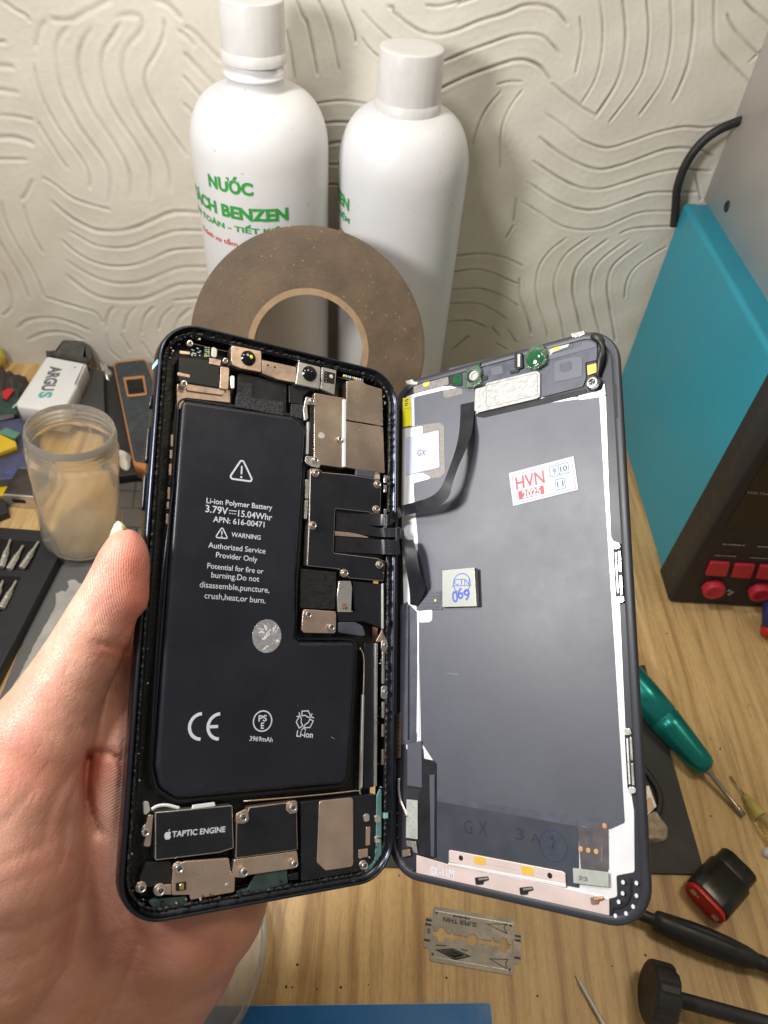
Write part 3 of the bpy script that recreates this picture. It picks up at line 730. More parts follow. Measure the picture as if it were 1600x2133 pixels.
# dark pouch lip round the battery
mb = MB(FA); q = inset(p, -.75); mb.stroke(q, .5, -2.4, 0, True); mb.stroke(inset(p, -1.0), .9, -3.0, 0, True); mb.build('battery_tray', 'black_satin', phone)
# a fine bright wire round the right and bottom of the battery
mb = MB(FA); mb.tube([(*FA.loc(x, y, -1.8), -1.8) for x, y in crom([Vector(q) for q in ((750, 1350), (758, 1372), (757, 1450), (750, 1640), (741, 1647), (640, 1658), (508, 1669))], 6)], .2, 6); mb.build('signal_wire', 'copper_tint', phone)
mb = MB(FA); mb.tube([(*FA.loc(x, y, -1.6), -1.6) for x, y in ((311, 1642), (318, 1500), (333, 1240), (362, 1000))], .32, 6); mb.build('side_rail', 'frame_steel', phone)

# --- top of the battery half
Q4 = zm(320, 670, .325)
plate('corner_module', 'black_plastic', Q4([(165, 225), (415, 255), (428, 425), (160, 382)]), -1.6, 4, .5, .15)
plate('bracket_plate', 'copper_tint', Q4([(150, 395), (492, 440), (492, 520), (205, 488), (170, 560), (150, 560)]), -2.6, 1, .4)
plate('bracket_bar', 'copper_tint', Q4([(215, 395), (462, 430), (448, 472), (205, 440)]), -2.1, .5, .8)
plate('upright_tab', 'copper_tint', Q4([(430, 285), (486, 295), (478, 436), (425, 428)]), -1.5, 1.5, .4)
plate('contact_tab', 'copper_tint', Q4([(360, 230), (432, 245), (428, 285), (358, 270)]), -1.3, .5, .3)
plate('contact_tab', 'copper_tint', Q4([(170, 185), (236, 192), (234, 212), (168, 206)]), -1.4, .6, .2); plate('contact_tab', 'copper_tint', Q4([(155, 322), (235, 340), (232, 360), (152, 345)]), -1.5, .6, .2)
plate('side_spring', 'nickel_matte', Q4([(375, 155), (408, 175), (405, 232), (370, 225)]), -1.4, .6, .8)
mb = MB(FA)
for k in range(5):
    for j in range(2):
        c = FA.loc(*Q4([(335+j*18, 168+k*13)])[0], -1.5); mb.box((c.x-.3, c.y-.13, -2), (c.x+.3, c.y+.13, -1.4), (0, 1, 2, 1, 3)[(k+j*2) % 5])
for k in range(16):
    c = FA.loc(*Q4([(random.uniform(240, 300), random.uniform(165, 220))])[0], -1.6); mb.box((c.x-.2, c.y-.13, -2), (c.x+.2, c.y+.13, -1.5), k % 2)
CMP = ['nickel', 'antenna', 'copper_tint', 'yellow_label', 'white_plastic']; tag(mb.build('board_components', CMP, phone), kind='stuff'); mb = MB(FA)
for k in range(10):
    c = FA.loc(*Q4([(1222+k*13, 345+k*3.2)])[0], -1.4); mb.box((c.x-.2, c.y-.35, -2), (c.x+.2, c.y+.3, -1.3), (3, 4, 1, 4, 0)[k % 5])
tag(mb.build('board_components', CMP, phone), kind='stuff')
plate('camera_bracket', 'copper_tint', Q4([(500, 150), (692, 188), (692, 325), (560, 300), (500, 275)]), -1.0, 4, .5, .2)
plate('bracket_bridge', 'copper_tint', Q4([(694, 245), (912, 290), (912, 392), (800, 370), (694, 330)]), -1.3, 3, .3)
mb = MB(FA)
for x, y in ((733, 280), (777, 292)): c = FA.loc(*Q4([(x, y)])[0], -1.3); mb.sheet([c+Vector((math.cos(k*.6)*.33, math.sin(k*.6)*.33)) for k in range(10)], -1.26, 0)
mb.build('bridge_holes', 'dark_mark', phone); merge('bracket_bridge', 'bridge_holes')
plate('camera_bracket', 'nickel', Q4([(930, 255), (1072, 290), (1066, 432), (912, 400)]), -1.0, 4, .5, .25)
for x, y, r_ in ((612, 230, 2.35), (1005, 330, 2.5)):
    c = FA.loc(*Q4([(x, y)])[0], -.4)
    mb = MB(FA); mb.lathe([(r_*1.12, -1.6), (r_*1.12, -.7), (r_, -.5), (r_*.94, 0), (r_*.75, .42), (r_*.45, .62), (.001, .7)], (c.x, c.y, -.5), n=28, mi=0, cap=False)
    mb.lathe([(.62, 0), (.5, .06), (.001, .08)], (c.x+.45, c.y+.15, .12), n=16, mi=1 if x < 700 else 0, cap=False); mb.build('face_camera', ['lens_glass', 'yellow_label'], phone)
plate('flood_module', 'nickel', Q4([(1080, 290), (1172, 312), (1160, 468), (1072, 430)]), -1.0, 3, .3)
mb = MB(FA); q = A(Q4([(1095, 315), (1165, 332), (1158, 402), (1090, 388)]), -1); mb.sheet(q, -.95, 0)
c = FA.loc(*Q4([(1138, 352)])[0], -1); mb.prism([c+Vector((math.cos(k*.4)*.62, math.sin(k*.4)*.7)) for k in range(16)], -1, -.7, .1, 1)
for k in range(4): c = FA.loc(*Q4([(1105, 330+k*18)])[0], -1); mb.box((c.x-.2, c.y-.15, -1), (c.x+.2, c.y+.15, -.8), 2)
mb.build('flood_emitter', ['dark_mark', 'nickel_matte', 'gold'], phone)
plate('cable_flap', 'flex_black', Q4([(545, 325), (852, 402), (850, 600), (690, 575), (520, 545)]), -3.0, .6, .3)
plate('foam_pad', 'foam', Q4([(540, 380), (632, 398), (630, 490), (832, 515), (830, 602), (680, 575), (530, 545)]), -2.3, .7, .2)
plate('foam_pad', 'foam', Q4([(885, 525), (962, 535), (950, 622), (880, 606)]), -2.3, .7, .2)
plate('cable_strap', 'flex_black', Q4([(868, 405), (1010, 440), (960, 470), (950, 530), (870, 520)]), -2.6, .3, .3)
plate('spring_clip', 'white_plastic', Q4([(492, 345), (520, 345), (518, 430), (498, 425)]), -1.2, .6, 1)
plate('shield_can', 'shield_metal', Q4([(1030, 455), (1225, 490), (1222, 938), (1060, 915), (1030, 900)]), -1.5, 4, .5, .15)
plate('shield_can', 'shield_metal', Q4([(1238, 380), (1330, 372), (1360, 400), (1465, 432), (1472, 668), (1236, 628)]), -1.2, 4, .4, .15)
plate('shield_can', 'shield_metal', Q4([(1235, 637), (1472, 676), (1482, 972), (1300, 945), (1230, 932)]), -1.2, 4, .4, .15)
plate('shield_rib', 'white_plastic', Q4([(1218, 495), (1235, 498), (1232, 932), (1215, 930)]), -1.0, 2, .4)
plate('shield_edge_pad', 'film_grey', Q4([(1300, 940), (1420, 965), (1415, 1000), (1298, 985)]), -1.1, 1, .2)
plate('clip_bracket', 'nickel', Q4([(978, 480), (1045, 495), (1043, 535), (985, 530), (990, 620), (968, 640), (960, 560)]), -1.2, .8, .3)
plate('clip_bracket', 'nickel', Q4([(975, 858), (1040, 868), (1072, 900), (1066, 940), (1010, 925), (972, 905)]), -1.2, .8, .8)
plate('cable_guide', 'nickel_matte', Q4([(985, 640), (1000, 640), (995, 850), (978, 850)]), -1.8, 1, .3)
plate('cable_guide', 'flex_black', Q4([(1005, 540), (1025, 545), (1022, 860), (1000, 855)]), -1.7, 1, .3)
mb = MB(FA); c = FA.loc(*Q4([(1075, 730)])[0], -1.5); mb.sheet([c+Vector((math.cos(k*.5)*1.3*random.uniform(.75, 1.1), math.sin(k*.5)*1.2*random.uniform(.7, 1.1))) for k in range(12)], -1.46, 0); mb.build('dried_glue', 'nickel_matte', phone); merge('shield_can', 'dried_glue')
for x, y, h, r_ in ((228, 145, -1.3, .9), (190, 403, -1.5, .95), (455, 255, -1.2, .8), (1010, 508, -1.05, .75), (1035, 888, -1.05, .8), (1190, 755, -1.4, .8)): screw(*Q4([(x, y)])[0], h, r_, mt='nickel')

# --- logic board cover on the right
Q5 = zm(560, 760, .28125)
rimmed('board_cover', Q5([(308, 768), (372, 770), (398, 795), (620, 815), (770, 840), (800, 860), (832, 870), (828, 1100), (765, 1104), (745, 1092), (492, 1064), (478, 1392), (770, 1428), (800, 1432), (858, 1452), (852, 1602), (602, 1580), (520, 1512), (285, 1488), (300, 1160)]), -1.2, 3, 'black_satin', 'rim_metal', .5, .17)
rimmed('connector_well', Q5([(498, 1070), (742, 1098), (768, 1110), (830, 1106), (850, 1440), (775, 1424), (484, 1388)]), -2.2, 1, 'board_black', 'black_satin', .4, .1)
plate('board_tab', 'copper_tint', Q5([(490, 1232), (640, 1245), (770, 1283), (700, 1280), (490, 1265)]), -1.7, .6, .2)
for x, y in ((345, 800), (803, 886), (795, 1070), (325, 1190), (560, 1542), (820, 1480)):
    c = FA.loc(*Q5([(x, y)])[0], -1.15); mb = MB(FA); mb.prism([c+Vector((math.cos(k*.35)*1.32, math.sin(k*.35)*1.32)) for k in range(18)], -2, -1.1, .1); mb.build('screw_boss', 'copper_tint', phone)
    screw(*Q5([(x, y)])[0], -1.0, .92)
plate('cover_clip', 'nickel_matte', Q5([(780, 810), (822, 815), (825, 848), (780, 842)]), -1.2, .6, .2); plate('cover_clip', 'nickel_matte', Q5([(785, 930), (825, 925), (812, 975), (775, 968)]), -1.25, .6, .2)
plate('edge_contact', 'nickel', Q5([(272, 850), (296, 850), (292, 990), (270, 990)]), -1.7, .8, .2); plate('edge_contact', 'nickel', Q5([(268, 1000), (290, 1000), (282, 1140), (262, 1140)]), -1.8, .8, .2)
plate('lower_module', 'board_black', Q5([(242, 1510), (502, 1534), (490, 1812), (236, 1800)]), -1.9, 3, .3)
plate('sim_reader', 'nickel', Q5([(520, 1600), (608, 1600), (618, 1650), (610, 1820), (636, 1832), (514, 1832), (508, 1700)]), -1.5, 1, .3)
mb = MB(FA); q = A(Q5([(538, 1762), (592, 1765), (590, 1815), (536, 1812)]), -1.5); mb.sheet(q, -1.46, 0)
for k in range(14): c = FA.loc(*Q5([(random.uniform(545, 585), random.uniform(1770, 1808))])[0], -1.5); mb.box((c.x-.12, c.y-.12, -1.46), (c.x+.12, c.y+.12, -1.43), 1)
mb.build('reader_mark', ['copper_tint', 'dark_mark'], phone); merge('sim_reader', 'reader_mark')
plate('right_module', 'black_satin', Q5([(625, 1602), (848, 1625), (850, 1955), (700, 1900), (515, 1900), (512, 1838), (640, 1836)]), -1.9, 3, .3)
plate('battery_connector_cover', 'copper_tint', Q5([(255, 1808), (500, 1826), (498, 1990), (262, 1985), (244, 1965)]), -1.2, 1, .9, .2)
for x, y in ((288, 1850), (458, 1945)): screw(*Q5([(x, y)])[0], -1.0, 1.0)
plate('battery_flex', 'flex_grey', Q5([(515, 1905), (640, 1905), (695, 1935), (715, 1995), (700, 2010), (515, 1982)]), -1.5, .4, .6)
plate('side_rail_strip', 'nickel_matte', [(796, 1215), (800, 1215), (800, 1310), (796, 1310)], -1.4, .6, .2)
plate('rail_bracket', 'copper_tint', Q5([(790, 2055), (835, 2050), (840, 2130), (870, 2130), (885, 2060), (862, 2015), (838, 1965), (845, 1960)]), -1.3, .6, .4)
Q7 = zm(320, 1340, .325)
plate('side_rail_strip', 'nickel', Q7([(1420, 0), (1437, 0), (1432, 915), (1417, 918)]), -1.4, 1, .15)
plate('side_rail_strip', 'nickel_matte', Q7([(1340, 330), (1352, 330), (1340, 920), (1325, 940)]), -1.7, 1, .15)
plate('right_strip', 'black_satin', Q7([(1352, 0), (1416, 0), (1412, 920), (1346, 935)]), -2.2, 1, .15)
for y0, y1 in ((-20, 50), (270, 360)):
    plate('rail_bracket', 'nickel', Q7([(1462, y0), (1500, y0+4), (1500, y1-8), (1485, y1), (1460, y1-8)]), -1.0, .6, .8)
    screw(*Q7([(1480, (y0+y1)/2)])[0], -.85, .7)
for y0, y1 in ((55, 260), (375, 480), (520, 600), (680, 780)): plate('rail_contact', 'nickel' if y0 < 400 else 'copper_dark', Q7([(1466, y0), (1482, y0), (1480, y1), (1464, y1)]), -1.1, .5, .2)
for y in (990, 1010, 1060, 1085): plate('rail_contact', 'nickel', [(800, y), (806, y), (806, y+16), (800, y+16)], -1.0, .5, .2)
# left gutter: little brass contacts
for y0, y1 in ((905, 930), (937, 955), (966, 990), (1015, 1040), (1045, 1060), (1070, 1092)): plate('gutter_contact', 'copper_dark', [(357-(y0-900)*.06, y0), (362-(y0-900)*.06, y0), (361-(y0-900)*.06, y1), (356-(y0-900)*.06, y1)], -1.5, .6, .2)

# --- bottom of the battery half
Q8 = zm(240, 1600, .3875)
rimmed('vibration_motor', Q8([(215, 238), (630, 200), (637, 430), (560, 455), (215, 497)]), -1.1, 4, 'black_satin', 'nickel', .4, .22)
mb = MB(FA); hz = -1.05
def L8(x, y): return FA.loc(*Q8([(x, y)])[0], -1.1)
mb.text('TAPTIC ENGINE', L8(306, 356), L8(592, 328), hz, 0, .022, None)
c = L8(283, 359); u = (L8(592, 328)-L8(306, 356)).normalized(); v = Vector((-u.y, u.x))
ap = [(0, .62), (.28, .74), (.6, .68), (.86, .45), (.70, .25), (.62, 0), (.70, -.25), (.92, -.42), (.72, -.85), (.42, -1.12), (.2, -1.12), (0, -1.03), (-.2, -1.12), (-.42, -1.12), (-.75, -.8), (-.95, -.3), (-.93, .2), (-.75, .55), (-.4, .74)]
mb.sheet([c+u*(x*.92)+v*(y*1.0) for x, y in ap], hz, 0); mb.sheet([c+u*(x*.9)+v*(y*.95) for x, y in ((.0, .85), (.05, 1.2), (.42, 1.5), (.4, 1.15))], hz, 0)
mb.stroke([L8(215, 418), L8(420, 400), L8(610, 375), L8(632, 395)], .14, hz, 1)
mb.build('motor_print', ['white_print', 'dark_mark'], phone); merge('vibration_motor', 'motor_print')
plate('motor_bracket', 'copper_tint', Q8([(178, 252), (204, 250), (190, 425), (152, 420), (165, 370), (140, 345), (150, 315), (168, 300)]), -1.3, 1, .5)
screw(*Q8([(160, 342)])[0], -1.1, .95)
plate('bottom_tab', 'nickel_matte', Q8([(152, 180), (180, 180), (190, 230), (155, 262)]), -1.6, 1, .5)
rimmed('charge_cover', Q8([(720, 212), (975, 178), (982, 440), (648, 486), (652, 290), (700, 285)]), -1.2, 3, 'black_satin', 'copper_tint', .4, .2)
plate('charge_bracket', 'copper_tint', Q8([(640, 492), (978, 446), (985, 525), (960, 540), (720, 575), (690, 590), (642, 588), (630, 560)]), -1.25, 2, .5)
plate('corner_tab', 'copper_tint', Q8([(650, 245), (715, 215), (720, 285), (690, 300), (648, 298)]), -1.15, .6, .8); plate('corner_tab', 'copper_tint', Q8([(920, 182), (978, 172), (982, 240), (940, 248), (918, 225)]), -1.13, .6, .8)
for x, y, r_ in ((683, 262, 1.1), (950, 210, 1.1), (690, 555, 1.1), (960, 512, .95)): screw(*Q8([(x, y)])[0], -1.0, r_)
mb = MB(FA); q = L8(880, 478); mb.stroke(arc(q, .8, 0, 360, 16)[:-1], .25, -1.2, 0, True); mb.stroke([L8(905, 478), L8(968, 470)], .35, -1.2, 1); mb.stroke([L8(700, 512), L8(745, 495)], .25, -1.2, 1); mb.build('bracket_detail', ['nickel', 'gold'], phone); merge('charge_bracket', 'bracket_detail')
plate('charge_plate', 'copper_tint', Q8([(312, 520), (380, 500), (612, 484), (622, 560), (645, 582), (642, 668), (405, 710), (400, 682), (304, 685)]), -1.2, 1.2, .5, .2)
mb = MB(FA); mb.stroke([L8(490, 492), L8(482, 575), L8(398, 602)], .3, -1.12, 0); q = L8(352, 636)
mb.prism(rp([L8(326, 618), L8(382, 610), L8(382, 655), L8(326, 662)], .2), -1.3, -1.05, .05, 1); mb.prism([L8(345, 622), L8(368, 618), L8(368, 650), L8(345, 654)], -1.05, -.7, .15, 2)
mb.prism([L8(602, 630)+Vector((math.cos(k*.5)*.55, math.sin(k*.5)*.55)) for k in range(13)], -1.2, -1.0, .1, 0); mb.build('plate_details', ['nickel', 'dark_mark', 'gold'], phone)
for x, y, r_ in ((340, 536, 1.1), (140, 642, 1.0), (240, 656, 1.1), (1335, 522, 1.0)): 
    c = L8(x, y); mb = MB(FA); mb.prism([c+Vector((math.cos(k*.4)*1.35*r_, math.sin(k*.4)*1.35*r_)) for k in range(16)], -2.2, -1.25, .15); mb.build('screw_boss', 'copper_tint', phone); screw(*Q8([(x, y)])[0], -1.1, r_)
plate('bottom_tab', 'copper_tint', Q8([(252, 630), (302, 625), (302, 682), (262, 680)]), -1.4, .8, .3)
plate('corner_filler', 'black_plastic', Q8([(165, 510), (300, 500), (302, 620), (180, 640), (130, 600)]), -2.0, 2, .5)
plate('port_seal', 'green_plastic', Q8([(760, 562), (922, 536), (930, 622), (660, 690), (648, 668), (715, 650)]), -1.6, 2, .5); plate('port_seal', 'green_plastic', Q8([(170, 712), (385, 690), (392, 745), (260, 772), (200, 745)]), -1.6, 2, .5)
plate('port_opening', 'dark_mark', Q8([(930, 575), (985, 560), (985, 600), (935, 605)]), -1.5, 1, .2)
plate('loudspeaker', 'black_satin', Q8([(1000, 182), (1400, 140), (1402, 500), (1300, 560), (1002, 612)]), -1.4, 3, .5, .2)
plate('speaker_plate', 'copper_tint', Q8([(1098, 176), (1272, 158), (1280, 172), (1280, 520), (1268, 532), (1132, 552), (1085, 508)]), -1.2, .5, .9, .15)
plate('seal_strip', 'teal_plastic', Q8([(1408, 150), (1432, 90), (1432, 470), (1380, 540), (1330, 575), (1320, 570), (1395, 500), (1404, 420)]), -1.0, .6, .5)
plate('speaker_contact', 'copper_tint', Q8([(1350, 318), (1373, 315), (1370, 415), (1348, 418)]), -1.1, .5, .2); plate('speaker_contact', 'copper_tint', Q8([(1310, 440), (1360, 432), (1358, 478), (1308, 486)]), -1.1, .6, .2)
for x, y in ((1352, 268), (1412, 275), (1412, 385)): plate('spring_contact', 'nickel', Q8([(x-16, y-20), (x+14, y-24), (x+18, y+18), (x-14, y+22)]), -.9, .7, .7)
mb = MB(FA); mb.tube([(*FA.loc(*Q8([(x, y)])[0], -1.0), -1.0) for x, y in crom([Vector(k) for k in ((196, 222), (230, 204), (280, 200), (345, 216))], 6)], .42, 8, 0, flat=.5); mb.build('white_lead', 'white_plastic', phone)
plate('white_lead', 'white_plastic', Q8([(418, 200), (534, 184), (541, 205), (412, 222)]), -.9, .5, .2)
mat('ink_dark_film', (.020, .022, .028), .55)
mat('ink_blue_film', (.020, .028, .085), .5)
mat('board_tan', (.105, .092, .098), .45, .2, var=.2, scale=200)
mat('copper_bright', (.85, .50, .25), .35, .6)
# ------------------------------------------------------------------ screen half
q6 = zm(800, 680, .325); q8 = zm(800, 1600, .35); qs = zm(800, 1000, .32808)
def SL(px, py, h=0.0): return FS.loc(px, py, h)
panel = ring_mb(FS, PHW+.3, PHH+.4, 11.0, [(.9, -2.4), (.25, -2.0), (0, -1.3), (.03, -.5), (.25, -.08), (.6, 0), (2.2, 0), (2.35, -.12), (2.5, -.75)], capfirst=True, caplast=True, ox=-1.8, oy=-.5).build('display_panel', 'bezel', phone)
def sp(name, mats, pts, h, th, r=.4, bev=.06): return plate(name, mats, pts, h, th, r, bev, FS, panel)
# bright steel carrier plate
sp('carrier_plate', 'panel_metal', [(846, 826), (905, 806), (985, 800), (988, 830), (1250, 826), (1262, 822), (1268, 1000), (1273, 1118), (1284, 1138), (1291, 1250), (1303, 1520), (1313, 1640), (1321, 1690), (1322, 1817), (1284, 1824), (1286, 1868), (1271, 1872), (905, 1790), (900, 1600), (846, 1560), (842, 1300), (836, 1050), (838, 900)], -.55, .3, .8)
# black film over the glass
sp('back_film', 'film_grey', q6([(192, 452), (380, 408), (580, 380), (582, 566), (640, 585), (1060, 490), (1380, 446)])+[(1258, 1000), (1281, 1361), (1302, 1716), (908, 1662), (906, 1590), (877, 1545), (872, 1290), (870, 1120), (864, 1052), (862, 1010)]+q6([(195, 640)]), -.48, .06, .8, .01)
sp('film_seam', 'flex_grey', [(907, 1660), (1303, 1713), (1272, 1727), (1205, 1726), (907, 1673)], -.44, .03, .1, .005)
sp('ribbon_base', 'flex_grey', qs([(100, 800), (152, 770), (152, 1680), (104, 1680)]), -.5, .1, .2)
sp('lower_film', 'film_dark', [(907, 1668), (1205, 1722), (1207, 1850), (1100, 1830), (907, 1795)], -.42, .05, .3, .01)
mb = MB(FS); z = -.40
mb.text('G', SL(966, 1722), SL(982, 1724), z, 0, .0, 3.6); mb.text('X', SL(995, 1725), SL(1014, 1728), z, 0, .0, 3.6)
mb.text('3', SL(1073, 1737), SL(1090, 1739), z, 0, 0, 3.0); mb.text('A', SL(1104, 1746), SL(1124, 1748), z, 0, 0, 2.4)
c = SL(1151, 1763); mb.stroke(arc(c, 3.9, 0, 360, 36)[:-1], .28, z, 1, True)
for k in range(16):
    a = random.random()*6.28; r_ = random.uniform(0, 2.6); q = c+Vector((math.cos(a)*r_, math.sin(a)*r_))
    mb.stroke([q, q+Vector((random.uniform(-1, 1), random.uniform(-1, 1)))], random.uniform(.15, .4), z, 1)
mb.build('film_marks', ['ink_dark_film', 'ink_blue_film'], panel); merge('lower_film', 'film_marks')
mb = MB(FS)      # fine scratches and dust
for a, b in (((930, 1402), (952, 1405)), ((1233, 1060), (1240, 1045)), ((1240, 1062), (1243, 1050)), ((996, 1465), (999, 1468)), ((1180, 1155), (1183, 1157)), ((1210, 1098), (1214, 1102))):
    mb.stroke([SL(*a), SL(*b)], .1, -.45, 0)
mb.build('film_scratches', 'ink_grey', panel); merge('back_film', 'film_scratches')
# top of the panel: sensor flex, foil, lenses
sp('sensor_flex', 'flex_grey', q6([(415, 268), (640, 215), (840, 165), (1050, 120), (1270, 45), (1300, 60), (1365, 110), (1365, 215), (1290, 230), (1295, 330), (1275, 385), (1000, 455), (990, 290), (650, 360), (640, 380), (500, 400), (420, 380)]), -.30, .2, .5)
sp('flex_patch', 'film_grey', q6([(1090, 225), (1225, 190), (1270, 200), (1270, 320), (1090, 358)]), -.18, .1, .4); sp('flex_patch', 'flex_grey', q6([(1125, 235), (1200, 220), (1205, 275), (1150, 292), (1125, 280)]), -.08, .08, .8)
sp('flex_patch', 'film_grey', q6([(1050, 185), (1265, 125), (1268, 95), (1362, 95), (1362, 130), (1050, 215)]), -.2, .1, .3); sp('flex_patch', 'film_grey', q6([(680, 265), (755, 247), (765, 300), (690, 318)]), -.2, .1, .4)
sp('earpiece_bracket', 'tan_metal', q6([(188, 352), (410, 290), (415, 372), (300, 400), (190, 430)]), -.25, .3, .5)
sp('carrier_tab', 'tan_metal', q6([(380, 408), (500, 385), (505, 430), (400, 460), (382, 450)]), -.40, .05, .5)
sp('corner_clip', 'nickel', q6([(135, 350), (180, 338), (190, 352), (215, 355), (212, 372), (150, 372)]), .15, .6, .2)
sp('corner_clip', 'nickel', q6([(1195, 45), (1280, 28), (1285, 50), (1225, 70), (1205, 66)]), .15, .5, .2)
def pad(px, py, rx, ry, h=-.15, mt='gold_pad'):
    c = SL(px, py, h); mb = MB(FS); mb.prism([c+Vector((math.cos(k*.35)*rx, math.sin(k*.35)*ry)) for k in range(18)], h-.15, h, .03); mb.build('contact_pad', mt, panel)
for x, y, rx, ry in ((270, 366, 1.35, 1.1), (1105, 140, 1.2, .75), (660, 240, .7, .75)):
    p = q6([(x, y)])[0]; pad(*p, rx, ry, -.12, 'gold_pad' if x != 660 else 'copper_dark')
sp('gold_plate', 'gold_pad', q6([(1302, 250), (1368, 234), (1374, 288), (1306, 312)]), -.1, .15, .2)
sp('silver_flange', 'foil', q6([(1040, 130), (1160, 92), (1190, 110), (1180, 130), (1085, 165), (1050, 200)]), -.15, .2, .4)
def gel_holder(px, py, rx, ry, lens, h):
    c = SL(px, py, h); mb = MB(FS)
    sq = 4 if lens[3] == 'foil' else 2.4
    pts = []
    for k in range(40):
        a = k*math.pi/20; q_ = (abs(math.cos(a))**sq+abs(math.sin(a))**sq)**(-1/sq)*(1+.05*math.sin(k*1.1)+.03*math.sin(k*2.7)); pts.append(c+Vector((math.cos(a)*rx*q_, math.sin(a)*ry*q_)))
    mb.prism(pts, -.3, h, .45, 0, seg=4); hold = mb.build('sensor_gasket', 'green_gel', panel)
    mb = MB(FS); c2 = SL(*lens[:2], h); r_ = lens[2]
    mb.lathe([(r_*1.25, -.9), (r_*1.25, .18), (r_*1.05, .28), (r_*.9, .1), (r_*.7, .25), (r_*.35, .42), (.001, .45)], (c2.x, c2.y, h), n=26, cap=False); mb.build('sensor_lens', lens[3], hold)
gel_holder(*q6([(567, 322)])[0], 3.1, 3.6, (*q6([(577, 316)])[0], 1.35, 'foil'), 1.1)
gel_holder(*q6([(972, 196)])[0], 3.7, 3.9, (*q6([(968, 205)])[0], 2.2, 'green_lens'), 1.1)
mb = MB(FS); c = SL(*q6([(565, 318)])[0], 1.1); mb.lathe([(2.0, -.2), (2.0, .12), (1.5, .16), (1.5, -.2)], (c.x, c.y, 1.05), n=24, cap=False); mb.build('sensor_ring', 'black_plastic', panel)
sp('sensor_window', 'dark_mark', q6([(418, 300), (500, 278), (505, 385), (440, 380), (415, 360)]), -.16, .1, .6)
pad(*q6([(470, 340)])[0], 1.6, 2.1, -.05, 'green_lens')
sp('sensor_slot', 'dark_mark', q6([(835, 168), (885, 168), (890, 262), (860, 275), (835, 262)]), .5, .8, .2); sp('slot_liner', 'nickel', q6([(855, 178), (872, 176), (872, 255), (856, 258)]), .6, .3, .1)
sp('sensor_slot', 'black_plastic', q6([(805, 285), (860, 270), (862, 290), (808, 302)]), .2, .4, .2); sp('sensor_slot', 'black_plastic', q6([(625, 320), (662, 312), (664, 335), (640, 348)]), .1, .4, .3)
pad(*q6([(605, 240)])[0], .7, .7, .6, 'green_lens')
sp('speaker_foil', 'foil', q6([(582, 400), (650, 382), (650, 362), (980, 282), (1000, 300), (1000, 448), (980, 462), (600, 552), (578, 540)]), .35, .8, .6, .15)
mb = MB(FS); o = A(q6([(655, 378), (972, 300), (982, 310), (984, 430), (970, 442), (668, 515), (655, 500)]), .37, FS); mb.stroke(ccw(o), .16, .385, 0, True); mb.build('foil_crease', 'tan_metal', panel); merge('speaker_foil', 'foil_crease')
sp('painted_gap_shade', 'dark_mark', q6([(582, 560), (1000, 462), (1290, 400), (1300, 430), (1060, 490), (640, 585), (600, 580)]), -.42, .05, .3)  # near-black strip: shade below the foil, painted in as colour
mb = MB(FS); pth = crom([Vector((*SL(*q6([(x, y)])[0], .1), .25)) for x, y in ((1340, 58), (1385, 90), (1402, 140), (1392, 210), (1378, 290), (1365, 320))], 8); mb.tube(pth, [1.0+.3*math.sin(i*.33) for i in range(len(pth))], 10); mb.build('rubber_seal', 'black_plastic', panel)
screw(*q6([(1348, 370)])[0], .5, 1.6, FS, 'nickel', panel)
mb = MB(FS); c = SL(*q6([(1348, 370)])[0], .3); mb.lathe([(2.1, -1), (2.1, -.1), (1.8, .15), (1.5, .1)], (c.x, c.y, .3), n=24); mb.build('screw_seat', 'black_plastic', panel)
sp('carrier_tab', 'panel_metal', q6([(1240, 446), (1395, 405), (1412, 340), (1420, 440), (1400, 450), (1250, 472)]), -.36, .15, .4)
# labels
def label_mb(pts, h, mt_i=0, r=.15):
    mb = MB(FS); mb.prism(rp(A(pts, h, FS), r, 3), h-.08, h, .02, mt_i); return mb
mb = label_mb([(839, 829), (854, 828), (857, 886), (839, 890)], -.2); 
for y in (834, 842): 
    a = SL(843, y, -.2); mb.stroke([a, a+Vector((1.6, 0))], .35, -.18, 1); mb.stroke([a+Vector((0, -.6)), a+Vector((1.2, -.6))], .25, -.18, 1)
mb.stroke([SL(841, 851), SL(856, 849)], .1, -.18, 1); mb.build('yellow_label', ['yellow_label', 'ink_dark'], panel)
sp('label_surround', 'tan_metal', [(838, 890), (918, 880), (925, 888), (927, 985), (918, 994), (838, 1003)], -.40, .06, .8, .01)
sp('carrier_tab', 'panel_metal', [(838, 893), (880, 888), (880, 905), (845, 912), (845, 990), (880, 985), (900, 996), (862, 1006), (862, 1053), (840, 1056), (838, 1000)], -.33, .06, .4, .01)
mb = label_mb([(845, 912), (914, 896), (916, 974), (845, 990)], -.2, r=.6); a, b = SL(869, 943), SL(886, 942); mb.text('G', a, a.lerp(b, .47), -.18, 1, .0, 2.0); mb.text('X', a.lerp(b, .52), b, -.18, 1, 0, 2.0); mb.build('square_label', ['lavender_label', 'ink_dark'], panel)
HV = [(1060, 985.5), (1195, 950), (1205, 1020), (1069, 1054)]
mb = label_mb(HV, -.3, r=.05); o = [SL(*p) for p in HV]; cc = sum(o, Vector((0, 0)))/4
def hv(u, v): return (o[0]*(1-u)+o[1]*u)*(1-v)+(o[3]*(1-u)+o[2]*u)*v
mb.sheet([hv(.015, .035), hv(.985, .035), hv(.985, .965), hv(.015, .965)], -.29, 3)
mb.stroke([hv(.04, .08), hv(.96, .08), hv(.96, .93), hv(.04, .93)], .18, -.28, 1, True); mb.sheet([hv(.05, .1), hv(.95, .1), hv(.95, .9), hv(.05, .9)], -.285, 0)
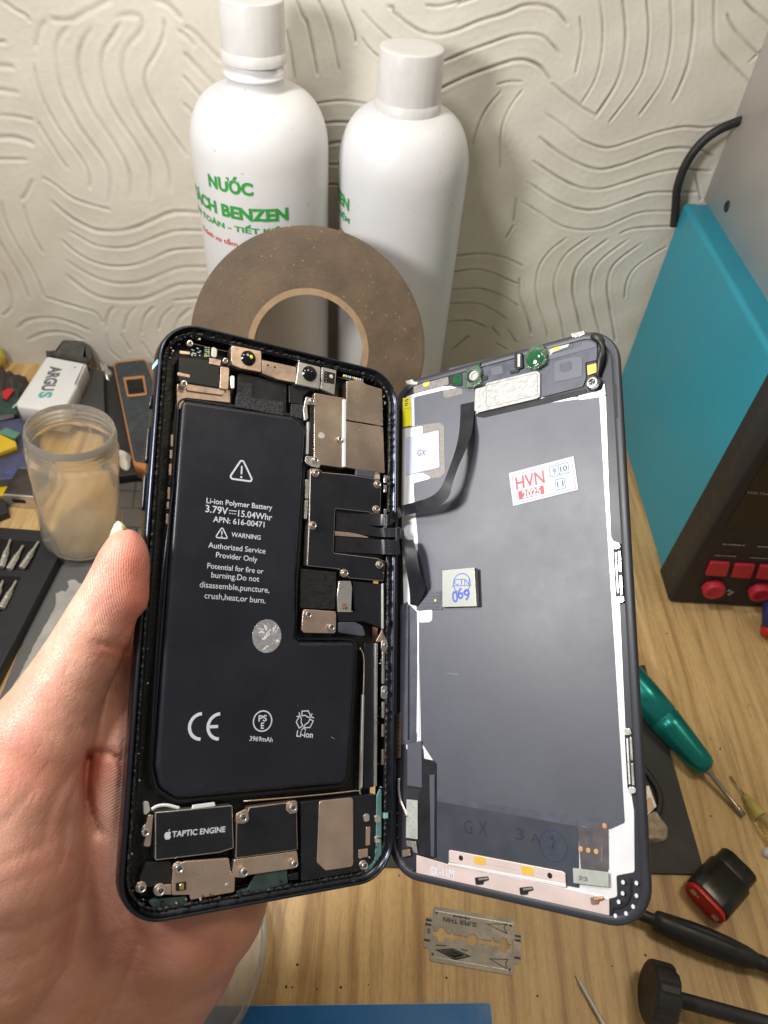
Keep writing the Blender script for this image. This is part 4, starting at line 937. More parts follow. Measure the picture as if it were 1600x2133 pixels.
mb.text('HVN', hv(.08, .36), hv(.53, .36), -.27, 1, .012, 4.0); mb.sheet([hv(.10, .61), hv(.50, .61), hv(.50, .86), hv(.10, .86)], -.275, 1); mb.text('2025', hv(.16, .735), hv(.45, .735), -.26, 3, .03)
for (u0, u1, v0, v1, s_) in ((.62, .755, .13, .43, '9'), (.755, .90, .13, .43, '10'), (.68, .815, .55, .85, '11')):
    mb.stroke([hv(u0, v0), hv(u1, v0), hv(u1, v1), hv(u0, v1)], .16, -.27, 2, True); k = .045 if s_ == '9' else .022
    mb.text(s_, hv(u0+k, (v0+v1)/2), hv(u1-k, (v0+v1)/2), -.265, 2, .005, 1.7)
mb.build('warranty_sticker', ['sticker_paper', 'sticker_red', 'ink_dark', 'sticker_white'], panel)
# stamped square plate
mb = MB(FS); mb.prism(rp(A([(921, 1188), (988, 1182), (993, 1263), (921, 1265)], .7, FS), .15), -.4, .7, .1, 0, 1)
mb.sheet(rp(A([(988, 1183), (995, 1184), (998, 1262), (993, 1264)], .71, FS), .1), .72, 2); h = .72
c = SL(962, 1215, .7); mb.stroke(arc(c, 3.0, 0, 360, 30)[:-1], .28, h, 3, True); mb.stroke([SL(941, 1221, .7), SL(982, 1219, .7)], .22, h, 3)
mb.text('CTN', SL(946, 1212, .7), SL(978, 1212, .7), h+.01, 3, .0, 1.9)
for a, b in (((942, 1244), (954, 1242)), ((953, 1237), (965, 1235)), ((966, 1240), (979, 1238))):
    mb.text('069'[(a[0] > 950)+(a[0] > 960)], SL(*a, .7), SL(*b, .7), h+.01, 3, .02, 3.6)
mb.build('stamped_plate', ['stamp_plate', 'nickel', 'dark_mark', 'ink_blue'], panel)
sp('plate_tail', 'flex_grey', qs([(205, 704), (365, 702), (372, 822), (205, 826)]), -.2, .2, .2)
mb = MB(FS)
for k in range(5): mb.stroke([SL(*qs([(215, 718+k*22)])[0]), SL(*qs([(362, 716+k*22)])[0])], .12, -.18, 0)
mb.build('tail_tracks', 'flex_black', panel); merge('plate_tail', 'tail_tracks'); pad(*qs([(325, 764)])[0], .4, .4, -.12, 'gold_pad')
sp('carrier_tab', 'panel_metal', qs([(218, 832), (305, 822), (305, 885), (290, 902), (225, 905)]), -.40, .1, .6)
# ribbons running down the hinge side
sp('long_ribbon', 'flex_grey', qs([(150, 780), (205, 835), (212, 1200), (205, 1660), (150, 1670), (112, 1650), (118, 900)]), -.25, .2, .5)
sp('ribbon_edge', 'flex_black', qs([(152, 800), (164, 800), (162, 1650), (150, 1650)]), -.2, .1, .1); sp('ribbon_edge', 'panel_metal', qs([(214, 900), (222, 900), (222, 1640), (205, 1600), (205, 1500)]), -.3, .1, .1)
sp('ribbon_cover', 'film_grey', qs([(148, 1672), (238, 1655), (240, 1955), (147, 1940)]), .1, .5, .2)
sp('wide_ribbon', 'flex_black', qs([(240, 1655), (250, 1768), (318, 1782), (330, 1800), (330, 2400)])+q8([(205, 515), (205, 150), (225, 120)])+qs([(240, 1950)]), -.1, .3, .4)
sp('ribbon_crease', 'film_grey', q8([(270, 40), (300, 40), (298, 530), (278, 525)]), -.06, .05, .1)
mb = label_mb(q8([(134, 186), (200, 192), (200, 424), (130, 414)]), .05)
for k in range(9): a = SL(*q8([(150+(k % 2)*18, 210+k*22)])[0]); mb.stroke([a, a+Vector((random.uniform(.5, .9), 0))], .3, .07, 1)
mb.build('serial_label', ['chip_label', 'ink_grey'], panel)
sp('hinge_contact', 'copper_dark', [(824, 1488), (836, 1484), (834, 1578), (824, 1580)], .05, .4, .2)
mb = MB(FS)
for k in range(9): mb.stroke([SL(826, 1496+k*9.5), SL(833, 1496+k*9.5)], .18, .08, 0)
mb.build('contact_pins', 'dark_mark', panel); merge('hinge_contact', 'contact_pins')
mb = MB(FS); mb.tube(crom([Vector((*SL(*q8([(x, y)])[0]), .1)) for x, y in ((92, 60), (90, 120), (100, 190), (125, 250), (138, 285))], 6), .45, 8); mb.build('steel_spring', 'nickel', panel)
sp('corner_clip', 'copper_tint', q8([(105, 490), (150, 482), (160, 520), (110, 530)]), .1, .5, .2); sp('corner_clip', 'nickel', q8([(130, 430), (190, 440), (200, 510), (175, 500), (165, 470), (135, 465)]), .1, .4, .3)
# chip, test pads
sp('driver_board', 'board_tan', q8([(1155, 340), (1335, 325), (1338, 600), (1320, 640), (1170, 600)]), -.35, .1, .3)
for x, y in ((1312, 345), (1170, 482), (1215, 490), (1262, 497)): pad(*q8([(x, y)])[0], .62, .62, -.2, 'copper_bright')
mb = MB(FS)
for x, y in ((1210, 435), (1255, 440)): mb.stroke(arc(SL(*q8([(x, y)])[0]), .55, 60 if x < 1230 else 0, 300 if x < 1230 else 360, 16), .09, -.32, 0)
mb.stroke([SL(*q8([(1175, 350)])[0]), SL(*q8([(1200, 350)])[0])], .2, -.32, 0); mb.stroke([SL(*q8([(1295, 460)])[0]), SL(*q8([(1290, 560)])[0])], .25, -.32, 0); mb.build('board_tracks', 'tan_metal', panel); merge('driver_board', 'board_tracks')
mb = label_mb(q8([(1124, 594), (1335, 620), (1338, 708), (1128, 684)]), .35); mb.text('5P12B', SL(*q8([(1165, 652)])[0]), SL(*q8([(1215, 660)])[0]), .37, 1, .01, 1.1); mb.build('chip_label', ['chip_label', 'ink_dark'], panel)
# bottom plate with its folded lip
sp('bottom_plate', 'pink_metal', q8([(192, 518), (375, 572), (1085, 715), (1340, 775), (1341, 905), (830, 800), (605, 745), (192, 650)]), -.15, .4, .15, .1)
sp('plate_lip', 'pink_metal', q8([(385, 490), (395, 488), (1060, 615), (1078, 628), (1082, 708), (385, 560)]), .1, .4, .3, .12)
sp('lip_fold', 'panel_metal', q8([(382, 562), (1082, 690), (1082, 712), (380, 575)]), .14, .3, .1, .05)
mb = MB(FS)
for x, y in ((458, 535), (987, 640)): c = SL(*q8([(x, y)])[0], .1); mb.sheet([c+Vector((math.cos(k*.35)*.72, math.sin(k*.35)*.72)) for k in range(18)], .13, 0)
for x0, x1, y in ((490, 525, 540), (615, 800, 575), (915, 960, 630), (1015, 1065, 642)):
    for k in range(int((x1-x0)/14)): c = SL(*q8([(x0+k*14, y+k*14*.185-3)])[0], .1); mb.sheet([c+Vector((math.cos(j)*.12, math.sin(j)*.12)) for j in range(6)], .125, 1)
mb.build('lip_holes', ['dark_mark', 'ink_grey'], panel); merge('plate_lip', 'lip_holes')
for x, y in ((570, 550), (855, 610)):
    c = SL(*q8([(x, y)])[0], .12); u = (SL(*q8([(x+50, y+9)])[0])-SL(*q8([(x, y)])[0])).normalized(); v = Vector((-u.y, u.x)); mb = MB(FS)
    mb.prism(rp([c-u*1.9-v*1.05, c+u*1.9-v*1.05, c+u*1.9+v*1.05, c-u*1.9+v*1.05], .7, 5), .05, .17, .03); mb.build('contact_pad', 'gold_pad', panel)
mb = MB(FS)
mb.text('GX', SL(*q8([(274, 608)])[0]), SL(*q8([(322, 620)])[0]), -.12, 0, .035, 2.3); mb.stroke(arc(SL(*q8([(331, 582)])[0]), .45, 0, 360, 14)[:-1], .14, -.12, 0, True); mb.text('-11M', SL(*q8([(326, 616)])[0]), SL(*q8([(415, 632)])[0]), -.12, 0, .02, 2.3); mb.build('plate_print', 'white_print', panel); merge('bottom_plate', 'plate_print')
for x, y in ((575, 668), (840, 728), (1262, 785)):
    p = q8([(x-35, y-15), (x+40, y-22), (x+46, y-2), (x+15, y+6), (x+12, y+24), (x-30, y+26)]); sp('spring_clip', 'copper_dark' if x > 1200 else 'dark_mark', p, .25, .4, .15); sp('clip_leaf', 'nickel' if x < 1200 else 'copper_bright', q8([(x-15, y-10), (x+40, y-16), (x+42, y-6), (x-10, y+2)]), .45, .2, .1)
sp('port_notch', 'dark_mark', q8([(602, 728), (800, 772), (830, 802), (700, 785), (604, 750)]), -.05, .3, .1)
# ragged adhesive along the lower edge
mb = MB(FS); pp = [SL(*q8([(192+1150*k/60, 655+252*k/60+random.uniform(-4, 5))])[0]) for k in range(61)]; mb.stroke(pp, .5, -.03, 0); mb.build('adhesive_edge', 'dark_mark', panel)
# speaker-mesh holes at the corner, locating clips on the right edge
for x, y in ((1422, 680), (1502, 685), (1420, 746), (1502, 760), (1396, 797), (1482, 825), (1440, 866), (1377, 880)):
    p = q8([(x, y)])[0]; pad(*p, .44, .5, .06, 'white_plastic')
for x, y in ((122, 578), (167, 608), (90, 640), (78, 340), (78, 415), (80, 268)): pad(*q8([(x, y)])[0], .32, .32, .06, 'film_grey')
mb = MB(FS); mb.stroke(A(q8([(1462, 650), (1462, 745), (1440, 800), (1400, 826), (1352, 832), (1345, 880)]), 0, FS), .35, .03, 0); mb.build('corner_groove', 'dark_mark', panel)
for px, y0, y1, sl in ((1288, 1136, 1252, .05), (1312, 1524, 1650, .05)):
    def e(dx, y): return (px+dx+(y-(y0+y1)/2)*.055, y)
    sp('edge_slot', 'dark_mark', [e(-8, y0+6), e(9, y0+6), e(9, y1-6), e(-8, y1-6)], .10, .5, .3)
    sp('edge_clip', 'nickel', [e(-9, y0-8), e(4, y0-6), e(8, y0+6), e(-7, y0+8)], .3, .5, .5); sp('edge_clip', 'nickel', [e(-7, y1-10), e(9, y1-10), e(9, y1+2), e(-6, y1+4)], .3, .5, .5)
    sp('clip_leaf', 'nickel', [e(2, y0+12), e(7, y0+12), e(7, (y0+y1)/2-3), e(2, (y0+y1)/2-3)], .35, .4, .2); sp('clip_leaf', 'nickel', [e(2, (y0+y1)/2+4), e(7, (y0+y1)/2+4), e(7, y1-14), e(2, y1-14)], .35, .4, .2)
    sp('clip_leaf', 'nickel_matte', [e(-5, y0+14), e(-1, y0+14), e(-1, y1-16), e(-5, y1-16)], .25, .3, .2)
sp('edge_notch', 'dark_mark', q6([(1482, 355), (1490, 365), (1500, 595), (1478, 575), (1470, 380)]), .04, .1, .2, .01)

# --- ribbons bridging the two halves
def pairstrip(name, mt, pairs, th=.16):
    """list of (pxA, pxB, height, frame): a flexible strip standing clear of the panel"""
    a = crom([fr.world((*fr.loc(*p, h), h)) for p, q, h, fr in pairs], 9); b = crom([fr.world((*fr.loc(*q, h), h)) for p, q, h, fr in pairs], 9)
    n = len(a); vs = []; fs = []
    for i in range(n):
        t = (a[min(i+1, n-1)]+b[min(i+1, n-1)])-(a[max(i-1, 0)]+b[max(i-1, 0)]); nr = t.cross(a[i]-b[i]).normalized()
        if nr.dot(cF) > 0: nr = -nr
        vs += [a[i], b[i], b[i]-nr*th, a[i]-nr*th]
    for i in range(n-1):
        for k in range(4): fs.append((i*4+k, i*4+(k+1) % 4, i*4+4+(k+1) % 4, i*4+4+k))
    fs += [(0, 1, 2, 3), (n*4-1, n*4-2, n*4-3, n*4-4)]
    iv = FS.M.inverted(); mb = MB(FS); vs = [(iv @ (v*.001))*1000 for v in vs]; mb.add(vs, fs, 0, False)
    o = mb.build(name, mt, panel); return o
def p6(x, y): return q6([(x, y)])[0]
def ps(x, y): return qs([(x, y)])[0]
def p5(x, y): return Q5([(x, y)])[0]
pairstrip('sensor_ribbon', 'flex_black', [(p6(490, 500), p6(582, 480), -.1, FS), (p6(488, 600), p6(574, 590), .8, FS), (p6(478, 700), p6(560, 690), 2.6, FS), (p6(455, 800), p6(522, 790), 4.4, FS), (p6(420, 900), p6(480, 885), 5.8, FS), (p6(385, 990), p6(438, 1000), 6.4, FS),
    (p6(350, 1050), p6(410, 1095), 6.2, FS), (p6(290, 1095), p6(340, 1152), 5.6, FS), (p6(180, 1130), p6(230, 1188), 4.4, FS), (p6(90, 1158), p6(110, 1222), 3, FS), (p5(890, 1105), p5(890, 1190), 1.6, FA), (p5(850, 1108), p5(850, 1190), .2, FA), (p5(790, 1104), p5(785, 1190), -1.2, FA), (p5(600, 1100), p5(610, 1175), -1.9, FA)])
pairstrip('display_ribbon', 'flex_black', [(p5(500, 1105), p5(500, 1228), -1.9, FA), (p5(780, 1200), p5(790, 1270), -1.2, FA), (p5(860, 1205), p5(870, 1276), .6, FA), (p5(905, 1206), p5(915, 1276), 1.6, FA), (p5(975, 1208), p5(965, 1276), 2.0, FA)])
pairstrip('display_ribbon', 'flex_black', [(p5(500, 1270), p5(490, 1385), -1.9, FA), (p5(780, 1292), p5(780, 1398), -1.2, FA), (p5(862, 1294), p5(870, 1404), .7, FA), (p5(905, 1296), p5(915, 1408), 1.7, FA), (p5(965, 1298), p5(975, 1402), 2.4, FA)])
for y0, y1 in ((1215, 1268), (1310, 1395)):
    mb = MB(FA)
    for k in range(4): a = FA.loc(*p5(885, y0+(y1-y0)*k/3), 1.4); b = FA.loc(*p5(955, y0+(y1-y0)*k/3), 1.9); mb.add([(a.x, a.y-.06, 1.45), (a.x, a.y+.06, 1.45), (b.x, b.y+.06, 2.1), (b.x, b.y-.06, 2.1)], [(0, 1, 2, 3)])
    mb.build('ribbon_tracks', 'flex_grey', panel)
pairstrip('touch_ribbon', 'flex_black', [(ps(112, 376), ps(184, 380), 3.4, FS), (ps(118, 440), ps(204, 450), 4.2, FS), (ps(140, 560), ps(232, 590), 3.6, FS), (ps(160, 690), ps(262, 690), 1.6, FS), (ps(166, 790), ps(212, 800), .1, FS)])
pairstrip('ribbon_bridge', 'flex_grey', [(p5(945, 1206), p5(945, 1300), 2.0, FA), (ps(100, 300), ps(104, 372), 2.6, FS), (ps(125, 320), ps(130, 375), 2.9, FS)])
# ------------------------------------------------------------------ things standing behind the phone
mat('bottle_white', (.655, .655, .66), .40, var=.045, scale=22, speck=.27, speckcol=(.50, .46, .40), spscale=300, bump=.12, bscale=300, sss=.15)
mat('cap_white', (.58, .57, .555), .36, var=.04, scale=120, bump=.1, bscale=500)
mat('print_green', (.035, .30, .055), .5, var=.12, scale=600)
mat('print_red', (.62, .06, .05), .5, var=.2, scale=600)
mat('tape_edge', (.118, .082, .050), .62, var=.25, scale=45, bump=.35, bscale=500, speck=.30, speckcol=(.36, .25, .15), spscale=700)
mat('cardboard', (.30, .205, .12), .8, var=.15, scale=200, bump=.5, bscale=700)
mat('teal_paint', (.022, .25, .335), .42, var=.05, scale=30, bump=.12, bscale=1400)
mat('psu_black', (.016, .016, .019), .5, var=.15, scale=200, bump=.2, bscale=1500)
mat('psu_glass', (.012, .011, .010), .2)
mat('red_key', (.52, .025, .045), .42, var=.1, scale=300)
mat('grey_enamel', (.62, .575, .55), .42, var=.05, scale=30, bump=.1, bscale=1200)
mat('rubber_black', (.018, .017, .017), .5, var=.2, scale=200)

def bottle(axis_x, axis_y, R, pxs, label, cap_y, loose):
    """pxs: photo rows of shoulder base and neck base, read at the bottle axis"""
    th = thing('plastic_bottle', label, 'bottle', (axis_x, axis_y, 0), 'white plastic bottles against the wall')
    (cx_, ys), (nx_, yn) = pxs
    zs = W(cx_, ys, axis_y).z; zn = W(nx_, yn, axis_y).z; rn = 15.5
    prof = [(R*.9, 0), (R*.97, 1.2), (R, 4), (R, 30), (R*.998, 90), (R, zs-20)]
    for k in range(13):
        a = math.pi/2*(1-k/12); prof.append((rn+(R-rn)*math.sin(a)**.85, zs+(zn-zs)*math.cos(a)))
    ztop = W(nx_, cap_y[0], axis_y).z if loose else zn+12
    prof += [(rn-.4, zn+1), (rn-.6, ztop)]
    if loose: 
        k = zn+(ztop-zn)*.5
        prof[-1] = (rn-.6, k-1.2); prof += [(rn+1, k-.8), (rn+1, k+.6), (rn-.6, k+1.0), (rn-.6, ztop+2)]
    mb = MB(); mb.lathe(prof, (axis_x, axis_y, 0), n=72)
    return th, mb, zs, zn, ztop
def cyl_hit(px, py, ax, ay, R):
    r = ray(px, py); o = cC-Vector((ax, ay, 0)); a = r.x**2+r.y**2; b = 2*(o.x*r.x+o.y*r.y); c = o.x**2+o.y**2-R*R; d = b*b-4*a*c
    t = (-b-math.sqrt(max(d, 0)))/(2*a); p = cC+r*t; return Vector((math.atan2(p.x-ax, -(p.y-ay))*R, p.z))
def cyl_map(ax, ay, R):
    def X(u, v, h): a = u/R; return (ax+math.sin(a)*(R+h), ay-math.cos(a)*(R+h), v)
    return X
def cap(th, ax, ay, z0, z1, r0, r1, tilt=0.0, flutes=40):
    mb = MB(); h = z1-z0; o = Vector((ax, ay, z0)); axv = Vector((math.sin(tilt), 0, math.cos(tilt)))
    def md(a, hh): return 1+(.012 if (int(a/(2*math.pi)*14+.25) % 2) else 0) if 4 < hh < h-2 else 1
    mb.lathe([(r0*1.04, 0), (r0*1.04, h*.17), (r0, h*.18), (r0, h*.2), (r1*1.0, h-1.0), (r1*.985, h-.35), (r1*.95, h), (r1*.8, h-.1), (.01, h-.1)], o, axv, n=112, mod=md, cap=False)
    mb.lathe([(r0*1.04, 0), (r0*.8, 0.05)], o, axv, n=48, cap=False)
    mb.build('screw_cap', 'cap_white', th)
BLx = (W(398, 290, 424).x+W(685, 290, 424).x)/2; BLy, BLr = 424.0, 38.2
BRx = (W(704, 330, 437).x+W(980, 330, 437).x)/2; BRy, BRr = 437.0, 38.0
th, mb, zs, zn, zt_ = bottle(BLx, BLy, BLr, ((541, 300), (540, 182)), 'white plastic bottle with green lettering and a loosened tall cap', (120,), True)
X = cyl_map(BLx, BLy, BLr); e = lambda x, y: cyl_hit(x, y, BLx, BLy, BLr)
TX = [('N\u01af\u1edaC', (434, 371), (527, 389), 1, .045, 9.4), ('T\u00c1CH BENZEN', (405, 399), (600, 431), 1, .045, 9.0), ('AN TO\u00c0N - TI\u1ebeT KI\u1ec6M', (402, 434), (604, 465), 1, .03, 6.0), ('Tr\u00e1nh xa t\u1ea7m tay tr\u1ebb em', (424, 478), (585, 506), 2, .02, 4.4)]
LAB = []
for s_, a, b, mi, bo, hh in TX:
    p, q = e(*a), e(*b); zz = (p.y+q.y)/2; p.y = q.y = zz
    LAB.append((s_, p.copy(), q.copy(), mi, bo, hh)); mb.text(s_, p, q, .25, mi, bo, hh, X=X)
mb.build('bottle_body', ['bottle_white', 'print_green', 'print_red'], th)
cap(th, BLx, BLy, zt_-1, W(530, -8, BLy).z, 16.2, 16.2, .01)
th, mb, zs, zn, zt_ = bottle(BRx, BRy, BRr, ((842, 345), (866, 226)), 'white plastic bottle with its short ribbed cap screwed tight, right of the taller one', (226,), False)
X = cyl_map(BRx, BRy, BRr); e2 = cyl_hit(728, 425, BRx, BRy, BRr); du = e2.x-LAB[1][2].x; dv = e2.y-LAB[1][2].y
for s_, p, q, mi, bo, hh in LAB: mb.text(s_, p+Vector((du, dv)), q+Vector((du, dv)), .25, mi, bo, hh, X=X)
mb.build('bottle_body', ['bottle_white', 'print_green', 'print_red'], th)
cap(th, BRx, BRy, zn-.5, W(868, 97, BRy).z, 17.6, 17.2)

# --- brown tape roll leaning on the bottles
d_t = 0.0
ctr = W(642, 731, 347.0); dep = (ctr-cC).dot(cF); Ro = 243/FPX*dep; Ri = 113/FPX*dep
lean = math.radians(25); nrm = Vector((0.03, -math.cos(lean), math.sin(lean))).normalized(); thk = 11.0
th = thing('tape_roll', 'wide brown roll of adhesive tape standing in front of the two white bottles', 'tape roll', ctr-nrm*thk-Vector((0, 0, Ro*math.cos(lean))))
mb = MB(); Rk = Ri+3.6
wind = [(Rk, 0)]
for k in range(44):      # the wound layers, not quite flush
    r_ = Rk+(Ro-.5-Rk)*k/44; q_ = random.uniform(-.02, .015); wind += [(r_+.06, q_), (r_+(Ro-.5-Rk)/44-.06, q_)]
mb.lathe(wind+[(Ro-.4, 0), (Ro, -.4), (Ro, -thk+.4), (Ro-.4, -thk), (Rk, -thk), (Rk, 0)], ctr, nrm, n=120, cap=False, smooth=False); mb.build('tape', 'tape_edge', th)
mb = MB(); mb.lathe([(Ri, .15), (Rk-.05, .15), (Rk-.05, -thk), (Ri, -thk), (Ri, .15)], ctr, nrm, n=96, cap=False, smooth=False); mb.build('cardboard_core', 'cardboard', th)
zlow = ctr.z-Ro*math.cos(lean)-thk*math.sin(lean)*0-.5
ylow = ctr.y-math.sin(lean)*Ro
mb = MB(); mb.prism(rp([(ctr.x-30, ylow-14), (ctr.x+32, ylow-14), (ctr.x+32, ylow+26), (ctr.x-30, ylow+26)], 1.0), 0, zlow, .6)
tag(mb.build('carton', 'cardboard'), 'small brown carton under the tape roll, behind the phone', 'box')

# --- bench power supply
px0 = T(1395, 1256).x; fy = 272.5; ty = 296.6; zt2 = 168.0; xw = 150.0
psu = thing('power_supply', 'teal bench power supply with black front panel and red keys', 'power supply', (px0+xw/2, (fy+WALL)/2, 0))
mb = MB(); X = lambda a, b, c: (a, c, b)
mb.prism(rp([(px0-1.1, 3), (px0+xw, 3), (px0+xw, zt2), (px0-1.1, zt2)], 3.0, 5), ty, WALL-9, 0, 0, X=X, smooth=False); mb.build('case', 'teal_paint', psu)
mb = MB(); mb.prism(rp([(px0-1.4, 0), (px0+xw+1, 0), (px0+xw+1, zt2+1), (px0-1.4, zt2+1)], 3.2, 5), -ty, -fy, 2.5, 0, X=lambda a, b, c: (a, -c, b)); mb.build('front_panel', 'psu_black', psu)
def fp(pts, y): return [(W(a, b, y).x, W(a, b, y).z) for a, b in pts]
def front(name, mt, pts, out, r=.5, bev=.2, mi=None):
    mb = MB(); y = fy-out; mb.prism(rp(fp(pts, y), r), -(fy+1), -y, bev, 0, X=lambda a, b, c: (a, -c, b)); return mb.build(name, mt, psu)
w0 = W(1510, 1096, fy); mb = MB(); mb.prism(rp([(w0.x, w0.z), (px0+xw-12, w0.z), (px0+xw-12, zt2-12), (w0.x, zt2-12)], 1.5), -(fy+1), -(fy-.4), .2, 0, X=lambda a, b, c: (a, -c, b)); mb.build('display_window', 'psu_glass', psu)
qk = zm(1380, 1100, .1375)
for pts in ([(735, 530), (1030, 545), (970, 742), (655, 722)], [(1110, 560), (1412, 575), (1335, 770), (1040, 748)], [(1490, 580), (1790, 597), (1710, 795), (1418, 773)]): front('push_key', 'red_key', qk(pts), 2.0, 1.0, .5)
for (x, y) in ((795, 985), (1500, 1030)):
    c = W(*qk([(x, y)])[0], fy-5); mb = MB(); R_ = 22.5/FPX*(c-cC).dot(cF)
    mb.lathe([(R_, 5), (R_, -1), (R_*.94, -2), (R_*.6, -2.2), (R_*.5, -1.4), (.01, -1.4)], (c.x, fy-3, c.z), (0, 1, 0), n=32, cap=False); mb.build('terminal_knob', 'red_key', psu)
mb = MB()
def ft(s_, a, b, hh): 
    p, q = W(*a, fy-.5), W(*b, fy-.5); mb.text(s_, (p.x, p.z), (q.x, q.z), 0, 0, .01, hh, X=lambda u, v, h: (u, fy-.62, v))
ft('VOLTAGE', (1556, 1025), (1612, 1030), 1.6)
for a, b, hh in (((910, 240), (1250, 262), 2.2), ((795, 408), (1125, 430), 1.6), ((1440, 275), (1760, 295), 2.2), ((1325, 445), (1600, 460), 1.6)):
    p = W(*qk([a])[0], fy-.5); q = W(*qk([b])[0], fy-.5); n_ = 9
    for k in range(n_):      # worn-off caption, no longer legible in the photo
        u = p.lerp(q, k/n_); v = p.lerp(q, (k+random.uniform(.55, 1))/n_)
        mb.add([(u.x, fy-.6, u.z-hh*.3), (v.x, fy-.6, v.z-hh*.3), (v.x, fy-.6, v.z+hh*.3*random.uniform(.5, 1)), (u.x, fy-.6, u.z+hh*.3)], [(0, 1, 2, 3)])
mb.build('panel_print', 'ink_grey', psu); merge('front_panel', 'panel_print')
mb = MB()
for k in range(3): mb.lathe([(1.1, 0), (1.1, -.6), (.01, -.7)], (W(*qk([(1010+k % 2*40, 940+k*28)])[0], fy).x, fy-.1, W(*qk([(1010+k % 2*40, 940+k*28)])[0], fy).z), (0, 1, 0), n=10, cap=False)
mb.build('polarity_mark', 'ink_grey', psu); merge('front_panel', 'polarity_mark')
# grey instrument on top of it
g0 = T(1468, 408, zt2); g1 = T(1600, 570, zt2); gx = g0.x-2
th = thing('instrument_case', 'tall light grey enamelled instrument on top of the teal power supply', 'instrument', (gx+60, g0.y-80, zt2))
mb = MB(); mb.prism(rp([(gx, g0.y-190), (gx+140, g0.y-190), (gx+140, g0.y), (gx, g0.y)], 2.5, 4), zt2+.05, zt2+420, 1.5); mb.build('grey_case', 'grey_enamel', th)
c = XP(1515, 430, gx); mb = MB(); mb.lathe([(3.4, .4), (3.4, -.3), (2.6, -.9), (2.0, -.5), (.01, -.4)], (c.x, c.y, c.z), (1, 0, 0), n=20, cap=False); mb.build('case_screw', 'psu_black', th)
mb = MB(); mb.tube(crom([W(x, y, 471-k*.2) for k, (x, y) in enumerate(((1404, 470), (1408, 425), (1411, 392), (1425, 350), (1450, 310), (1485, 278), (1530, 256), (1590, 238)))], 7), 2.7, 12)
tag(mb.build('power_cable', 'rubber_black'), 'thick black cable arching from behind the teal supply up the wall', 'cable')

# ------------------------------------------------------------------ right-hand side of the table
mat('mat_dark', (.040, .038, .036), .62, var=.12, scale=60, bump=.3, bscale=900)
mat('teal_anodised', (.012, .235, .205), .26, .55, var=.06, scale=100)
mat('tool_steel', (.42, .36, .31), .34, .9, var=.15, scale=200, stretch=(1, 1, 1))
mat('soft_black', (.020, .020, .021), .46, var=.2, scale=150, bump=.15, bscale=900)
mat('red_plastic', (.56, .020, .014), .34, var=.1, scale=200)
mat('smoke_black', (.016, .015, .014), .3, var=.3, scale=80, speck=.3, speckcol=(.11, .085, .055), spscale=260)
mat('sponge_tan', (.46, .37, .27), .9, var=.3, scale=300, bump=1, bscale=500)
mat('blue_mat', (.008, .135, .385), .42, var=.07, scale=40, bump=.1, bscale=600)
mat('mat_edge', (.36, .45, .60), .5)
mat('blade_steel', (.215, .20, .18), .46, .6, var=.12, scale=150, bump=.1, bscale=500)
mat('blade_ink', (.015, .014, .013), .5)
mat('clear_plastic', (.95, .93, .84), .10, var=.03, trans=.86, ior=1.35, rvar=.04)
mat('yellow_clear', (.93, .90, .66), .15, trans=.95, ior=1.2)
mat('yellow_hub', (.72, .66, .22), .4, trans=.5)
mat('navy_plastic', (.025, .03, .13), .4)
P2 = lambda pts, z=0: [(T(a, b, z).x, T(a, b, z).y) for a, b in pts]
mb = MB(); mb.prism(rp(P2([(800, 1500), (1343, 1385), (1393, 1558), (1462, 1799), (1458, 1822), (1200, 1816), (782, 1806)], 1), .6), .02, 1.4, .2); tag(mb.build('repair_mat', 'mat_dark'), 'dark grey sheet lying on the table behind the screen half', 'mat')
def along(p0, p1, z0, z1): a = T(*p0, z0); b = T(*p1, z1); return a, (b-a)
# teal screwdriver
a = T(1463, 1591, 6.5); b = T(1360, 1470, 9.5); ax = (b-a).normalized()
th = thing('screwdriver', 'shiny teal metal screwdriver pointing away from the screen toward the lower right', 'screwdriver', (a.x, a.y, 0))
mb = MB(); 
def rr(mm): return mm
mb.lathe([(.5, -4.2), (3.2, -3.8), (5.4, -2.2), (6.2, 0), (6.6, 3), (8.2, 22), (8.7, 27.6), (8.25, 28), (8.25, 28.6), (8.8, 29), (9.2, 45), (8.8, 62), (8.7, 63), (8.0, 80), (6.5, 96), (6.2, 104), (.5, 105)], a, ax, n=40, cap=False); mb.build('handle', 'teal_anodised', th)
mb = MB(); a2 = a-ax*4; s1 = T(1549, 1700, 1.2); dv = (s1-a2); L_ = dv.length; u = dv.normalized()
mb.lathe([(1.9, -1), (1.9, 1.2), (1.3, 2), (1.15, L_*.80), (1.3, L_*.81), (1.6, L_*.83), (1.5, L_*.95), (.8, L_), (.01, L_)], a2, u, n=16, cap=False)
sd = u.cross(Vector((0, 0, 1))).normalized(); mb.add([s1-sd*2.1-u*1.2, s1+sd*2.1-u*.6, s1+sd*1.9+Vector((0, 0, .6)), s1-sd*1.6+Vector((0, 0, .6))], [(0, 1, 2, 3)], 0); mb.build('blade_shaft', 'tool_steel', th)
